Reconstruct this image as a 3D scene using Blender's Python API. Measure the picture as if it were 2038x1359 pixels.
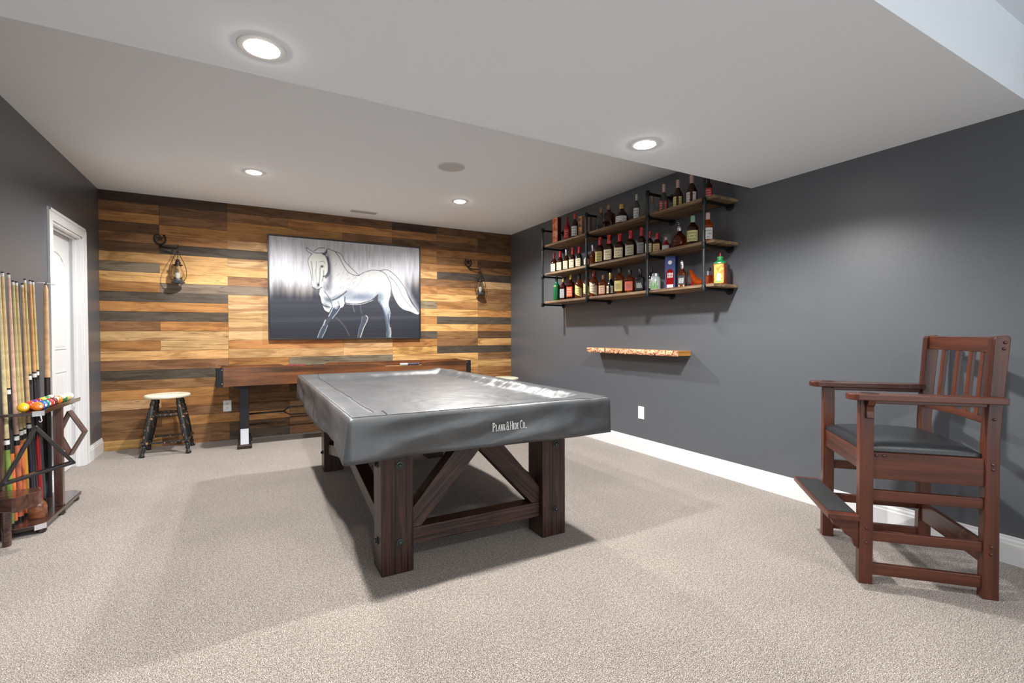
import bpy, bmesh, math, random
import numpy as np
from mathutils import Vector, Matrix

# ------------------------------------------------------------------ clearing
for _o in list(bpy.data.objects):
    bpy.data.objects.remove(_o, do_unlink=True)
SC = bpy.context.scene
COL = SC.collection
PI = math.pi

# ------------------------------------------------------------------ camera, world, exposure
cd = bpy.data.cameras.new('camera'); cam = bpy.data.objects.new('camera', cd); COL.objects.link(cam)
cd.sensor_fit = 'HORIZONTAL'; cd.sensor_width = 36.0
cd.lens = 948.493 * 36.0 / 2038.0
cd.clip_start = 0.05; cd.clip_end = 60
_p, _r, _y = 0.0163, -0.0023, 0.504
fw = Vector((math.sin(_y)*math.cos(_p), math.cos(_y)*math.cos(_p), -math.sin(_p)))
rt = Vector((math.cos(_y), -math.sin(_y), 0)); up = rt.cross(fw)
r2 = rt*math.cos(_r) + up*math.sin(_r); u2 = -rt*math.sin(_r) + up*math.cos(_r)
cam.matrix_world = Matrix(((r2.x, u2.x, -fw.x, 1.35924), (r2.y, u2.y, -fw.y, -6.41542),
                           (r2.z, u2.z, -fw.z, 1.225), (0, 0, 0, 1)))
SC.camera = cam

wd = bpy.data.worlds.new('world'); SC.world = wd; wd.use_nodes = True
wd.node_tree.nodes['Background'].inputs[0].default_value = (0.93, 0.965, 1.0, 1)
wd.node_tree.nodes['Background'].inputs[1].default_value = 2.5

SC.view_settings.view_transform = 'Standard'
SC.view_settings.look = 'None'
SC.view_settings.gamma = 1.0
SC.view_settings.use_curve_mapping = False
SC.view_settings.exposure = 0.14
LAMP_W = 235.0          # each recessed lamp

# ------------------------------------------------------------------ room measures
W, H, H2, Y2, Y3, YB = 4.882, 2.736, 2.380, -3.992, -5.558, -10.0

# ------------------------------------------------------------------ materials
def srgb(r, g=None, b=None):
    if g is None: r, g, b = r
    f = lambda c: (c/255.0)/12.92 if c/255.0 <= 0.04045 else (((c/255.0)+0.055)/1.055)**2.4
    return (f(r), f(g), f(b), 1.0)
_M = {}
def newmat(name):
    m = bpy.data.materials.new(name); m.use_nodes = True
    return m, m.node_tree, m.node_tree.nodes['Principled BSDF']
def N(nt, t, **kw):
    n = nt.nodes.new(t)
    for k, v in kw.items(): setattr(n, k, v)
    return n
def paint(name, col, rough=0.5, metal=0.0, bump=0.0, bscale=60, spec=0.5, var=0.0, vscale=3, coat=0):
    if name in _M: return _M[name]
    m, nt, b = newmat(name)
    b.inputs['Base Color'].default_value = srgb(col)
    b.inputs['Roughness'].default_value = rough; b.inputs['Metallic'].default_value = metal
    b.inputs['Specular IOR Level'].default_value = spec
    if coat: b.inputs['Coat Weight'].default_value = coat; b.inputs['Coat Roughness'].default_value = 0.15
    tc = N(nt, 'ShaderNodeTexCoord')
    if bump:
        n = N(nt, 'ShaderNodeTexNoise'); n.inputs['Scale'].default_value = bscale; n.inputs['Detail'].default_value = 3
        nt.links.new(tc.outputs['Object'], n.inputs['Vector'])
        bp = N(nt, 'ShaderNodeBump'); bp.inputs['Strength'].default_value = bump; bp.inputs['Distance'].default_value = 0.005
        nt.links.new(n.outputs[0], bp.inputs['Height']); nt.links.new(bp.outputs[0], b.inputs['Normal'])
    if var:
        n = N(nt, 'ShaderNodeTexNoise'); n.inputs['Scale'].default_value = vscale; n.inputs['Detail'].default_value = 4
        nt.links.new(tc.outputs['Object'], n.inputs['Vector'])
        r = N(nt, 'ShaderNodeValToRGB')
        c = srgb(col); r.color_ramp.elements[0].position = .3; r.color_ramp.elements[1].position = .7
        r.color_ramp.elements[0].color = tuple(x*(1-var) for x in c[:3])+(1,)
        r.color_ramp.elements[1].color = tuple(min(1, x*(1+var)) for x in c[:3])+(1,)
        nt.links.new(n.outputs[0], r.inputs[0]); nt.links.new(r.outputs[0], b.inputs['Base Color'])
    _M[name] = m; return m
def wood(name, dark, light, rough=0.4, gscale=1.0, bump=0.15, coat=0.0, seed=0, contrast=(.35, .65), fine=1.0):
    """grain runs along local X"""
    if name in _M: return _M[name]
    m, nt, b = newmat(name)
    tc = N(nt, 'ShaderNodeTexCoord'); mp = N(nt, 'ShaderNodeMapping')
    mp.inputs['Scale'].default_value = (1.2*gscale, 22*gscale*fine, 22*gscale*fine); mp.inputs['Location'].default_value = (seed, seed*2, 0)
    nt.links.new(tc.outputs['Object'], mp.inputs[0])
    n = N(nt, 'ShaderNodeTexNoise'); n.inputs['Scale'].default_value = 1.6; n.inputs['Detail'].default_value = 8; n.inputs['Roughness'].default_value = .65
    n.inputs['Distortion'].default_value = .6
    nt.links.new(mp.outputs[0], n.inputs['Vector'])
    n2 = N(nt, 'ShaderNodeTexNoise'); n2.inputs['Scale'].default_value = 2.5; n2.inputs['Detail'].default_value = 3
    nt.links.new(tc.outputs['Object'], n2.inputs['Vector'])
    mx = N(nt, 'ShaderNodeMath', operation='MULTIPLY_ADD'); mx.inputs[1].default_value = .35; 
    nt.links.new(n2.outputs[0], mx.inputs[0]); nt.links.new(n.outputs[0], mx.inputs[2])
    sb = N(nt, 'ShaderNodeMath', operation='SUBTRACT'); sb.inputs[1].default_value = .17
    nt.links.new(mx.outputs[0], sb.inputs[0])
    r = N(nt, 'ShaderNodeValToRGB'); r.color_ramp.elements[0].position, r.color_ramp.elements[1].position = contrast
    r.color_ramp.elements[0].color = srgb(dark); r.color_ramp.elements[1].color = srgb(light)
    nt.links.new(sb.outputs[0], r.inputs[0]); nt.links.new(r.outputs[0], b.inputs['Base Color'])
    b.inputs['Roughness'].default_value = rough
    b.inputs['Specular IOR Level'].default_value = .35
    if coat: b.inputs['Coat Weight'].default_value = coat; b.inputs['Coat Roughness'].default_value = .12
    if bump:
        bp = N(nt, 'ShaderNodeBump'); bp.inputs['Strength'].default_value = bump; bp.inputs['Distance'].default_value = .004
        nt.links.new(n.outputs[0], bp.inputs['Height']); nt.links.new(bp.outputs[0], b.inputs['Normal'])
    _M[name] = m; return m
def glass(name, col, rough=0.03, trans=1.0):
    if name in _M: return _M[name]
    m, nt, b = newmat(name)
    b.inputs['Base Color'].default_value = srgb(col); b.inputs['Roughness'].default_value = rough
    b.inputs['Transmission Weight'].default_value = trans; b.inputs['IOR'].default_value = 1.45
    _M[name] = m; return m
def emit(name, col, s):
    m, nt, b = newmat(name)
    b.inputs['Base Color'].default_value = (0.8, 0.8, 0.8, 1)
    b.inputs['Emission Color'].default_value = srgb(col); b.inputs['Emission Strength'].default_value = s
    return m

# ------------------------------------------------------------------ mesh helpers
class MB:
    def __init__(s): s.v = []; s.f = []
    def add(s, vs, fs):
        k = len(s.v); s.v += [tuple(v) for v in vs]; s.f += [tuple(i+k for i in f) for f in fs]; return s
    def box(s, x0, x1, y0, y1, z0, z1, M=None):
        vs = [Vector((x, y, z)) for x in (x0, x1) for y in (y0, y1) for z in (z0, z1)]
        if M: vs = [M @ v for v in vs]
        return s.add(vs, [(0, 1, 3, 2), (4, 6, 7, 5), (0, 4, 5, 1), (2, 3, 7, 6), (0, 2, 6, 4), (1, 5, 7, 3)])
    def prism(s, poly, a0, a1, axis='z'):
        n = len(poly)
        mk = {'z': lambda p, a: (p[0], p[1], a), 'y': lambda p, a: (p[0], a, p[1]), 'x': lambda p, a: (a, p[0], p[1])}[axis]
        vs = [mk(p, a0) for p in poly] + [mk(p, a1) for p in poly]
        fs = [tuple(range(n))[::-1], tuple(range(n, 2*n))] + [(i, (i+1) % n, n+(i+1) % n, n+i) for i in range(n)]
        return s.add(vs, fs)
    def tube(s, pts, r, seg=10, closed=False, caps=True):
        pts = [Vector(p) for p in pts]; n = len(pts)
        rs = r if isinstance(r, (list, tuple)) else [r]*n
        prev = None; vs = []; fs = []
        for i, p in enumerate(pts):
            if closed: t = pts[(i+1) % n] - pts[i-1]
            else: t = pts[min(i+1, n-1)] - pts[max(i-1, 0)]
            if t.length < 1e-9: t = Vector((0, 0, 1))
            t.normalize()
            if prev is None:
                a = Vector((0, 0, 1)) if abs(t.z) < .9 else Vector((1, 0, 0))
                nx = t.cross(a).normalized()
            else:
                nx = (prev - t*prev.dot(t)).normalized()
            prev = nx; ny = t.cross(nx)
            for k in range(seg):
                a = 2*PI*k/seg; vs.append(p + (nx*math.cos(a) + ny*math.sin(a))*rs[i])
        m = n if closed else n-1
        for i in range(m):
            j = (i+1) % n
            for k in range(seg):
                fs.append((i*seg+k, i*seg+(k+1) % seg, j*seg+(k+1) % seg, j*seg+k))
        if not closed and caps:
            fs.append(tuple(range(seg))[::-1]); fs.append(tuple((n-1)*seg+k for k in range(seg)))
        return s.add(vs, fs)
    def lathe(s, prof, seg=24, c=(0, 0, 0), sq=2.0, caps=True, M=None, yscale=1.0):
        """prof: list of (r, z); sq: superellipse exponent"""
        vs = []; fs = []; n = len(prof)
        for r, z in prof:
            for k in range(seg):
                a = 2*PI*(k+.5)/seg; ca, sa = math.cos(a), math.sin(a)
                e = (abs(ca)**sq + abs(sa)**sq)**(-1.0/sq)
                v = Vector((c[0]+r*e*ca, c[1]+r*e*sa*yscale, c[2]+z)); vs.append(M @ v if M else v)
        for i in range(n-1):
            for k in range(seg): fs.append((i*seg+k, i*seg+(k+1) % seg, (i+1)*seg+(k+1) % seg, (i+1)*seg+k))
        if caps:
            if prof[0][0] > 1e-4: fs.append(tuple(range(seg))[::-1])
            if prof[-1][0] > 1e-4: fs.append(tuple((n-1)*seg+k for k in range(seg)))
        return s.add(vs, fs)
    def sphere(s, c, r, seg=16, rings=10, sz=1.0):
        prof = [(max(r*math.sin(PI*i/rings), 1e-5), -r*sz*math.cos(PI*i/rings)) for i in range(rings+1)]
        return s.lathe(prof, seg, c, caps=False)
    def obj(s, name, mat=None, parent=None, smooth=False, bevel=0, loc=None, rot=None, M=None, angle=35):
        me = bpy.data.meshes.new(name); me.from_pydata(s.v, [], s.f); me.update()
        bm = bmesh.new(); bm.from_mesh(me); bmesh.ops.recalc_face_normals(bm, faces=bm.faces); bm.to_mesh(me); bm.free()
        o = bpy.data.objects.new(name, me); COL.objects.link(o)
        if mat: me.materials.append(mat)
        if smooth:
            for p in me.polygons: p.use_smooth = True
            if smooth != 'all':
                me.set_sharp_from_angle(angle=math.radians(angle))
        if bevel:
            b = o.modifiers.new('bevel', 'BEVEL'); b.width = bevel; b.segments = 2; b.limit_method = 'ANGLE'; b.angle_limit = math.radians(40)
        if M is not None: o.matrix_local = M
        if loc: o.location = loc
        if rot: o.rotation_euler = rot
        if parent: o.parent = parent
        return o
def dirframe(p0, p1, roll=0.0):
    p0, p1 = Vector(p0), Vector(p1); x = (p1-p0); L = x.length; x.normalize()
    ref = Vector((0, 0, 1)) if abs(x.z) < .95 else Vector((0, 1, 0))
    y = ref.cross(x).normalized(); z = x.cross(y)
    M = Matrix(((x.x, y.x, z.x, p0.x), (x.y, y.y, z.y, p0.y), (x.z, y.z, z.z, p0.z), (0, 0, 0, 1)))
    if roll: M = M @ Matrix.Rotation(roll, 4, 'X')
    return M, L
def bar(name, p0, p1, w, h, mat, parent=None, roll=0.0, bevel=.003):
    """box along local X from p0 to p1: w across (horizontal), h the other way"""
    M, L = dirframe(p0, p1, roll)
    return MB().box(0, L, -w/2, w/2, -h/2, h/2).obj(name, mat, parent, M=M, bevel=bevel)
def thing(name, label, cat, loc=(0, 0, 0), rz=0.0, group=None):
    o = bpy.data.objects.new(name, None); COL.objects.link(o); o.empty_display_size = .1
    o.location = loc; o.rotation_euler = (0, 0, rz); o['label'] = label; o['category'] = cat
    if group: o['group'] = group
    return o
def tag(o, label, cat, group=None):
    o['label'] = label; o['category'] = cat
    if group: o['group'] = group
    return o
def struct(o): o['kind'] = 'structure'; return o
def setcol(me, name, cols):
    a = me.color_attributes.new(name, 'FLOAT_COLOR', 'POINT'); a.data.foreach_set('color', np.asarray(cols, dtype=np.float32).ravel())

# ------------------------------------------------------------------ surfaces
def carpet_mat():
    m, nt, b = newmat('carpet'); tc = N(nt, 'ShaderNodeTexCoord')
    def noise(sc, det=2, ro=.6):
        n = N(nt, 'ShaderNodeTexNoise'); n.inputs['Scale'].default_value = sc; n.inputs['Detail'].default_value = det; n.inputs['Roughness'].default_value = ro
        nt.links.new(tc.outputs['Object'], n.inputs['Vector']); return n
    n1 = noise(260, 2, .6); n2 = noise(1.6, 3); n3 = noise(14, 3)
    r = N(nt, 'ShaderNodeValToRGB'); e = r.color_ramp.elements
    e[0].position = .36; e[0].color = srgb(50, 45, 41); e[1].position = .64; e[1].color = srgb(206, 196, 187)
    k = r.color_ramp.elements.new(.5); k.color = srgb(136, 127, 119)
    nt.links.new(n1.outputs[0], r.inputs[0])
    r2_ = N(nt, 'ShaderNodeValToRGB'); e = r2_.color_ramp.elements
    e[0].position = .35; e[0].color = (.88, .88, .88, 1); e[1].position = .65; e[1].color = (1.0, 1.0, 1.0, 1)
    add = N(nt, 'ShaderNodeMath', operation='MULTIPLY_ADD'); add.inputs[1].default_value = .4
    nt.links.new(n3.outputs[0], add.inputs[0]); nt.links.new(n2.outputs[0], add.inputs[2])
    sb = N(nt, 'ShaderNodeMath', operation='SUBTRACT'); sb.inputs[1].default_value = .2
    nt.links.new(add.outputs[0], sb.inputs[0]); nt.links.new(sb.outputs[0], r2_.inputs[0])
    mx = N(nt, 'ShaderNodeMix', data_type='RGBA', blend_type='MULTIPLY'); mx.inputs[0].default_value = 1
    nt.links.new(r.outputs[0], mx.inputs[6]); nt.links.new(r2_.outputs[0], mx.inputs[7])
    n4 = noise(62, 4, .75)
    r4 = N(nt, 'ShaderNodeValToRGB'); e = r4.color_ramp.elements
    e[0].position = .36; e[0].color = (.72, .71, .70, 1); e[1].position = .64; e[1].color = (1.22, 1.22, 1.22, 1)
    nt.links.new(n4.outputs[0], r4.inputs[0])
    mx4 = N(nt, 'ShaderNodeMix', data_type='RGBA', blend_type='MULTIPLY'); mx4.inputs[0].default_value = 1
    nt.links.new(mx.outputs[2], mx4.inputs[6]); nt.links.new(r4.outputs[0], mx4.inputs[7])
    nt.links.new(mx4.outputs[2], b.inputs['Base Color'])
    b.inputs['Roughness'].default_value = .95; b.inputs['Specular IOR Level'].default_value = .1
    b.inputs['Sheen Weight'].default_value = .2
    bp = N(nt, 'ShaderNodeBump'); bp.inputs['Strength'].default_value = .3; bp.inputs['Distance'].default_value = .003
    nt.links.new(n1.outputs[0], bp.inputs['Height']); nt.links.new(bp.outputs[0], b.inputs['Normal'])
    return m
def plank_mat():
    m, nt, b = newmat('reclaimed_planks'); tc = N(nt, 'ShaderNodeTexCoord')
    at = N(nt, 'ShaderNodeAttribute'); at.attribute_name = 'plank'
    sx = N(nt, 'ShaderNodeSeparateColor'); nt.links.new(at.outputs['Color'], sx.inputs[0])
    mp = N(nt, 'ShaderNodeMapping'); mp.inputs['Scale'].default_value = (1.0, 1.0, 20.0)
    nt.links.new(tc.outputs['Object'], mp.inputs[0])
    off = N(nt, 'ShaderNodeVectorMath', operation='ADD'); cb = N(nt, 'ShaderNodeCombineXYZ')
    mul = N(nt, 'ShaderNodeMath', operation='MULTIPLY'); mul.inputs[1].default_value = 60
    nt.links.new(at.outputs['Alpha'], mul.inputs[0]); nt.links.new(mul.outputs[0], cb.inputs[1])
    nt.links.new(mp.outputs[0], off.inputs[0]); nt.links.new(cb.outputs[0], off.inputs[1])
    def noise(sc, det, dist=.0, ro=.6, stretch=None):
        n = N(nt, 'ShaderNodeTexNoise'); n.inputs['Scale'].default_value = sc; n.inputs['Detail'].default_value = det
        n.inputs['Distortion'].default_value = dist; n.inputs['Roughness'].default_value = ro
        if stretch:
            q = N(nt, 'ShaderNodeMapping'); q.inputs['Scale'].default_value = stretch
            nt.links.new(off.outputs[0], q.inputs[0]); nt.links.new(q.outputs[0], n.inputs['Vector'])
        else: nt.links.new(off.outputs[0], n.inputs['Vector'])
        return n
    g = noise(4.0, 10, .6, .74)            # grain
    big = noise(1.6, 4, 1.6, .55, (1, 1, .30))   # cathedral patches
    kn = N(nt, 'ShaderNodeTexVoronoi'); kn.inputs['Scale'].default_value = 3.0
    q = N(nt, 'ShaderNodeMapping'); q.inputs['Scale'].default_value = (1.1, 1, .35)
    nt.links.new(off.outputs[0], q.inputs[0]); nt.links.new(q.outputs[0], kn.inputs['Vector'])
    kr = N(nt, 'ShaderNodeValToRGB'); kr.color_ramp.elements[0].position = .03; kr.color_ramp.elements[0].color = (.16, .13, .11, 1)
    kr.color_ramp.elements[1].position = .10; kr.color_ramp.elements[1].color = (1, 1, 1, 1)
    nt.links.new(kn.outputs['Distance'], kr.inputs[0])
    gr = N(nt, 'ShaderNodeValToRGB'); gr.color_ramp.elements[0].position = .36; gr.color_ramp.elements[0].color = (.66, .62, .57, 1)
    gr.color_ramp.elements[1].position = .66; gr.color_ramp.elements[1].color = (1.12, 1.12, 1.1, 1)
    nt.links.new(g.outputs[0], gr.inputs[0])
    br = N(nt, 'ShaderNodeValToRGB'); br.color_ramp.elements[0].position = .38; br.color_ramp.elements[0].color = (.62, .56, .50, 1)
    br.color_ramp.elements[1].position = .55; br.color_ramp.elements[1].color = (1.05, 1.05, 1.05, 1)
    nt.links.new(big.outputs[0], br.inputs[0])
    cur = at.outputs['Color']
    for o_ in (gr.outputs[0], br.outputs[0], kr.outputs[0]):
        mx = N(nt, 'ShaderNodeMix', data_type='RGBA', blend_type='MULTIPLY'); mx.inputs[0].default_value = 1
        nt.links.new(cur, mx.inputs[6]); nt.links.new(o_, mx.inputs[7]); cur = mx.outputs[2]
    nt.links.new(cur, b.inputs['Base Color'])
    b.inputs['Roughness'].default_value = .6; b.inputs['Specular IOR Level'].default_value = .3
    bp = N(nt, 'ShaderNodeBump'); bp.inputs['Strength'].default_value = .35; bp.inputs['Distance'].default_value = .004
    nt.links.new(g.outputs[0], bp.inputs['Height']); nt.links.new(bp.outputs[0], b.inputs['Normal'])
    return m

WALLC = (84, 87, 92)
m_wall = paint('charcoal_wall_paint', WALLC, rough=.36, bump=.12, bscale=220, spec=.6)
m_ceil = paint('ceiling_paint', (240, 247, 253), rough=.9, spec=.2, bump=.05, bscale=250)
m_trim = paint('white_trim_paint', (218, 219, 220), rough=.35)
m_carpet = carpet_mat(); m_plank = plank_mat()

struct(MB().box(-.2, W+.2, YB, .2, -.1, 0).obj('floor', m_carpet))
mb = MB()
mb.box(-.2, W+.2, Y2, .2, H, H+.1)
mb.box(-.2, W+.2, Y3, Y2, H2, H+.1)
mb.box(-.2, W+.2, YB, Y3, H, H+.1)
struct(mb.obj('ceiling', m_ceil))
struct(MB().box(W, W+.15, YB, .2, 0, H).obj('wall_right', m_wall))
DY0, DY1, DZ = -1.36, -.58, 2.13
mb = MB()
mb.box(-.15, 0, DY1, .2, 0, H); mb.box(-.15, 0, YB, DY0, 0, H); mb.box(-.15, 0, DY0, DY1, DZ, H)
struct(mb.obj('wall_left', m_wall))

# ---- plank wall (one wall, the planks are its surface)
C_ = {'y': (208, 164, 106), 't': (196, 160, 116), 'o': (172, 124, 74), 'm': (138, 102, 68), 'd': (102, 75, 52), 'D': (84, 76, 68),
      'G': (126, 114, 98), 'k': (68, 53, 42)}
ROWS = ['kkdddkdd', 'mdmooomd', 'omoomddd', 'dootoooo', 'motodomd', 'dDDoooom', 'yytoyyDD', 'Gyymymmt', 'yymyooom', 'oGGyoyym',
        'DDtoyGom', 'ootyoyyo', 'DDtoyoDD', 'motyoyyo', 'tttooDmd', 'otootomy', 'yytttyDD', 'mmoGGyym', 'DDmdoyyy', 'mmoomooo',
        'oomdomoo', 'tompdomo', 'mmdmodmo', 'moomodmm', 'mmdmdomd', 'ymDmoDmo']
rng = random.Random(5)
mb = MB(); cols = []
colx = [0, .512, 1.15, 1.786, 2.42, 3.056, 3.69, 4.324, W]
rh = H/26
def put(b0, c):
    cols.extend([c]*(len(mb.v)-b0))
k0 = 0
mb.box(0, W, .03, .15, 0, H); put(k0, (.02, .015, .01, 0))
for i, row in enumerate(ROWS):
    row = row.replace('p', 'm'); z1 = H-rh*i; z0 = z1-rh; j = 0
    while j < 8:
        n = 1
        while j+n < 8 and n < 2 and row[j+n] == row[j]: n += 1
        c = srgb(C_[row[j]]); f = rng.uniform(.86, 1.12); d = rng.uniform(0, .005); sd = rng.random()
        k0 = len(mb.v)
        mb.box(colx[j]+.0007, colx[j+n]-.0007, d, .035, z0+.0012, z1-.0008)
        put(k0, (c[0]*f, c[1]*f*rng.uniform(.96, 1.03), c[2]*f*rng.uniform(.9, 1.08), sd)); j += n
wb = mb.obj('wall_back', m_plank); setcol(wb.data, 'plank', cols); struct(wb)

# ---- baseboards
BB = .148
def baseprof(t=.014): return [(0, 0), (t, 0), (t, .105), (t-.003, .112), (t-.003, .124), (t-.008, .134), (t-.008, .142), (t-.010, BB), (0, BB)]
def baseboard(name, side, y0, y1):
    pr = baseprof()
    poly = [((W-p[0]) if side == 'r' else p[0], p[1]) for p in pr]
    struct(MB().prism(poly, y0, y1, 'y').obj(name, m_trim))
baseboard('baseboard_right', 'r', YB, -.001)
baseboard('baseboard_left', 'l', DY1+.09, -.001)
baseboard('baseboard_left.001', 'l', YB, DY0-.09)

# ---- door with jamb and casing
mb = MB()
for (a, b_) in ((DY1, DY1+.09), (DY0-.09, DY0)):
    mb.box(0, .013, a, b_, 0, DZ+.09)
    mb.box(.013, .018, (a+.065 if a > -1 else a), (b_ if a > -1 else b_-.065), 0, DZ+.09)
mb.box(0, .013, DY0, DY1, DZ, DZ+.09); mb.box(.013, .018, DY0-.09, DY1+.09, DZ+.065, DZ+.09)
mb.box(-.15, .001, DY1-.018, DY1, 0, DZ); mb.box(-.15, .001, DY0, DY0+.018, 0, DZ); mb.box(-.15, .001, DY0, DY1, DZ-.018, DZ)
for s_ in (DY1-.030, DY0+.018): mb.box(-.06, -.035, s_, s_+.012, 0, DZ-.018)
mb.box(-.06, -.035, DY0+.018, DY1-.018, DZ-.03, DZ-.018)
struct(mb.obj('trim_1', m_trim, bevel=.002))
door = struct(MB().box(-.125, -.088, DY0+.02, DY1-.02, .005, DZ-.02).obj('door_1', m_trim, bevel=.002))
def panel(z0, z1, arch):
    """moulding outline and vertical raised boards"""
    ya, yb = DY0+.14, DY1-.14; n = 10
    top = [(ya + (yb-ya)*i/n, z1 + (arch*math.sin(PI*i/n)**.8 if arch else 0)) for i in range(n+1)]
    path = [(ya, z0)] + top + [(yb, z0)]
    mb = MB(); mb.tube([(-.0865, p[0], p[1]) for p in path], .007, 6, closed=True)
    k = 5; w = (yb-ya-.03)/k
    for i in range(k):
        a = ya+.015+i*w; mid = (a+w/2-ya)/(yb-ya)
        zz = z1-.02 + (arch*math.sin(PI*mid)**.8 if arch else 0)
        mb.box(-.09, -.083, a+.003, a+w-.003, z0+.02, zz)
    return mb.obj('door_panel', m_trim, door, bevel=.002)
panel(1.10, 1.84, .10); panel(.26, .90, 0)
m_black = paint('black_metal', (28, 28, 30), rough=.45, metal=.6)
MB().lathe([(.001, 0), (.013, .002), (.013, .006), (.006, .012), (.001, .013)], 12, M=Matrix.Translation((-.088, DY0+.09, 1.0)) @ Matrix.Rotation(PI/2, 4, 'Y')).obj('door_latch', m_black, door, smooth=True)

# ------------------------------------------------------------------ ceiling fittings
m_lens = emit('lamp_lens', (255, 250, 240), 90.0)
def recessed(x, y, z, label, w=LAMP_W):
    t = thing('recessed_light', label, 'ceiling light', (x, y, z), group='recessed ceiling lights')
    MB().lathe([(.062, -.0005), (.066, -.006), (.088, -.004), (.092, 0.0)], 32, caps=False).obj('trim_ring', m_trim, t, smooth=True)
    MB().lathe([(.062, -.002), (.058, -.008), (.04, -.013), (.001, -.016)], 32, caps=False).obj('light_lens', m_lens, t, smooth='all')
    ld = bpy.data.lights.new('lamp', 'SPOT'); ld.energy = w; ld.color = (1.0, .98, .955)
    ld.spot_size = math.radians(156); ld.spot_blend = .5; ld.shadow_soft_size = .045
    lo = bpy.data.objects.new('lamp', ld); COL.objects.link(lo); lo.location = (0, 0, -.06); lo.parent = t
recessed(1.416, -4.230, H2, 'recessed downlight in the lowered ceiling, big one over the left end of the pool table')
recessed(3.487, -4.242, H2, 'recessed downlight in the lowered ceiling, right one beside the bottle shelves')
recessed(1.412, -1.345, H, 'recessed downlight in the far ceiling, left one in front of the plank wall')
recessed(3.479, -1.350, H, 'recessed downlight in the far ceiling, right one near the round speaker')
recessed(1.412, -7.15, H, 'added unseen recessed downlight behind the viewer on the left', 60)  # unseen lamp added to brighten the foreground and the ceiling
recessed(3.479, -7.15, H, 'added unseen recessed downlight behind the viewer on the right', 60)  # its unseen twin, added for more bounce onto the ceiling

t = thing('ceiling_speaker', 'flat round grey ceiling speaker grille between the downlights', 'speaker', (2.978, -2.353, H))
MB().lathe([(.112, -.001), (.115, -.006), (.126, -.005), (.128, 0)], 40, caps=False).obj('bezel', paint('speaker_white', (225, 225, 225), .6), t, smooth=True)
MB().lathe([(.001, -.005), (.113, -.004)], 40, caps=False).obj('grille', paint('speaker_grille', (205, 205, 207), .7, bump=.4, bscale=900), t)
t = thing('air_vent', 'white slatted air vent in the ceiling near the plank wall', 'vent', (2.615, -.345, H))
MB().box(-.16, .16, -.055, .055, -.004, 0).obj('vent_frame', m_trim, t, bevel=.001)
mb = MB()
for k in range(22):
    x = -.145+k*.0138
    mb.box(x, x+.006, -.042, .042, -.011, -.004, )
mb.obj('louvre', paint('vent_grey', (190, 190, 190), .6), t)

# ------------------------------------------------------------------ outlets
def outlet(name, label, loc, rz, duplex=True):
    t = thing(name, label, 'outlet', loc, rz)
    MB().box(-.041, .041, -.006, 0, -.064, .064).obj('cover_plate', paint('outlet_white', (238, 238, 236), .35), t, bevel=.002)
    if duplex:
        for z in (-.024, .024):
            r = MB().lathe([(.001, 0), (.0165, 0), (.0165, .0015), (.001, .0016)], 20, M=Matrix.Translation((0, -.006, z)) @ Matrix.Rotation(PI/2, 4, 'X'), yscale=.85).obj('socket', paint('socket_ivory', (225, 224, 216), .4), t)
            mb = MB(); mb.box(-.008, -.006, -.0081, -.0072, z, z+.008); mb.box(.006, .008, -.0081, -.0072, z, z+.008); mb.box(-.002, .002, -.0081, -.0072, z-.010, z-.006)
            mb.obj('slot', m_black, r)
    else:
        MB().box(-.017, .017, -.0075, -.006, -.034, .034).obj('socket', paint('outlet_white', (238, 238, 236), .35), t, bevel=.001)
outlet('wall_outlet', 'white duplex power outlet on the plank wall below the shuffleboard table', (1.130, -.0002, .398), 0)
outlet('wall_outlet', 'white wall plate on the charcoal wall beneath the live-edge ledge', (W-.0002, -2.778, .411), -PI/2, False)
if True:
    for o in COL.objects:
        pass

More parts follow.
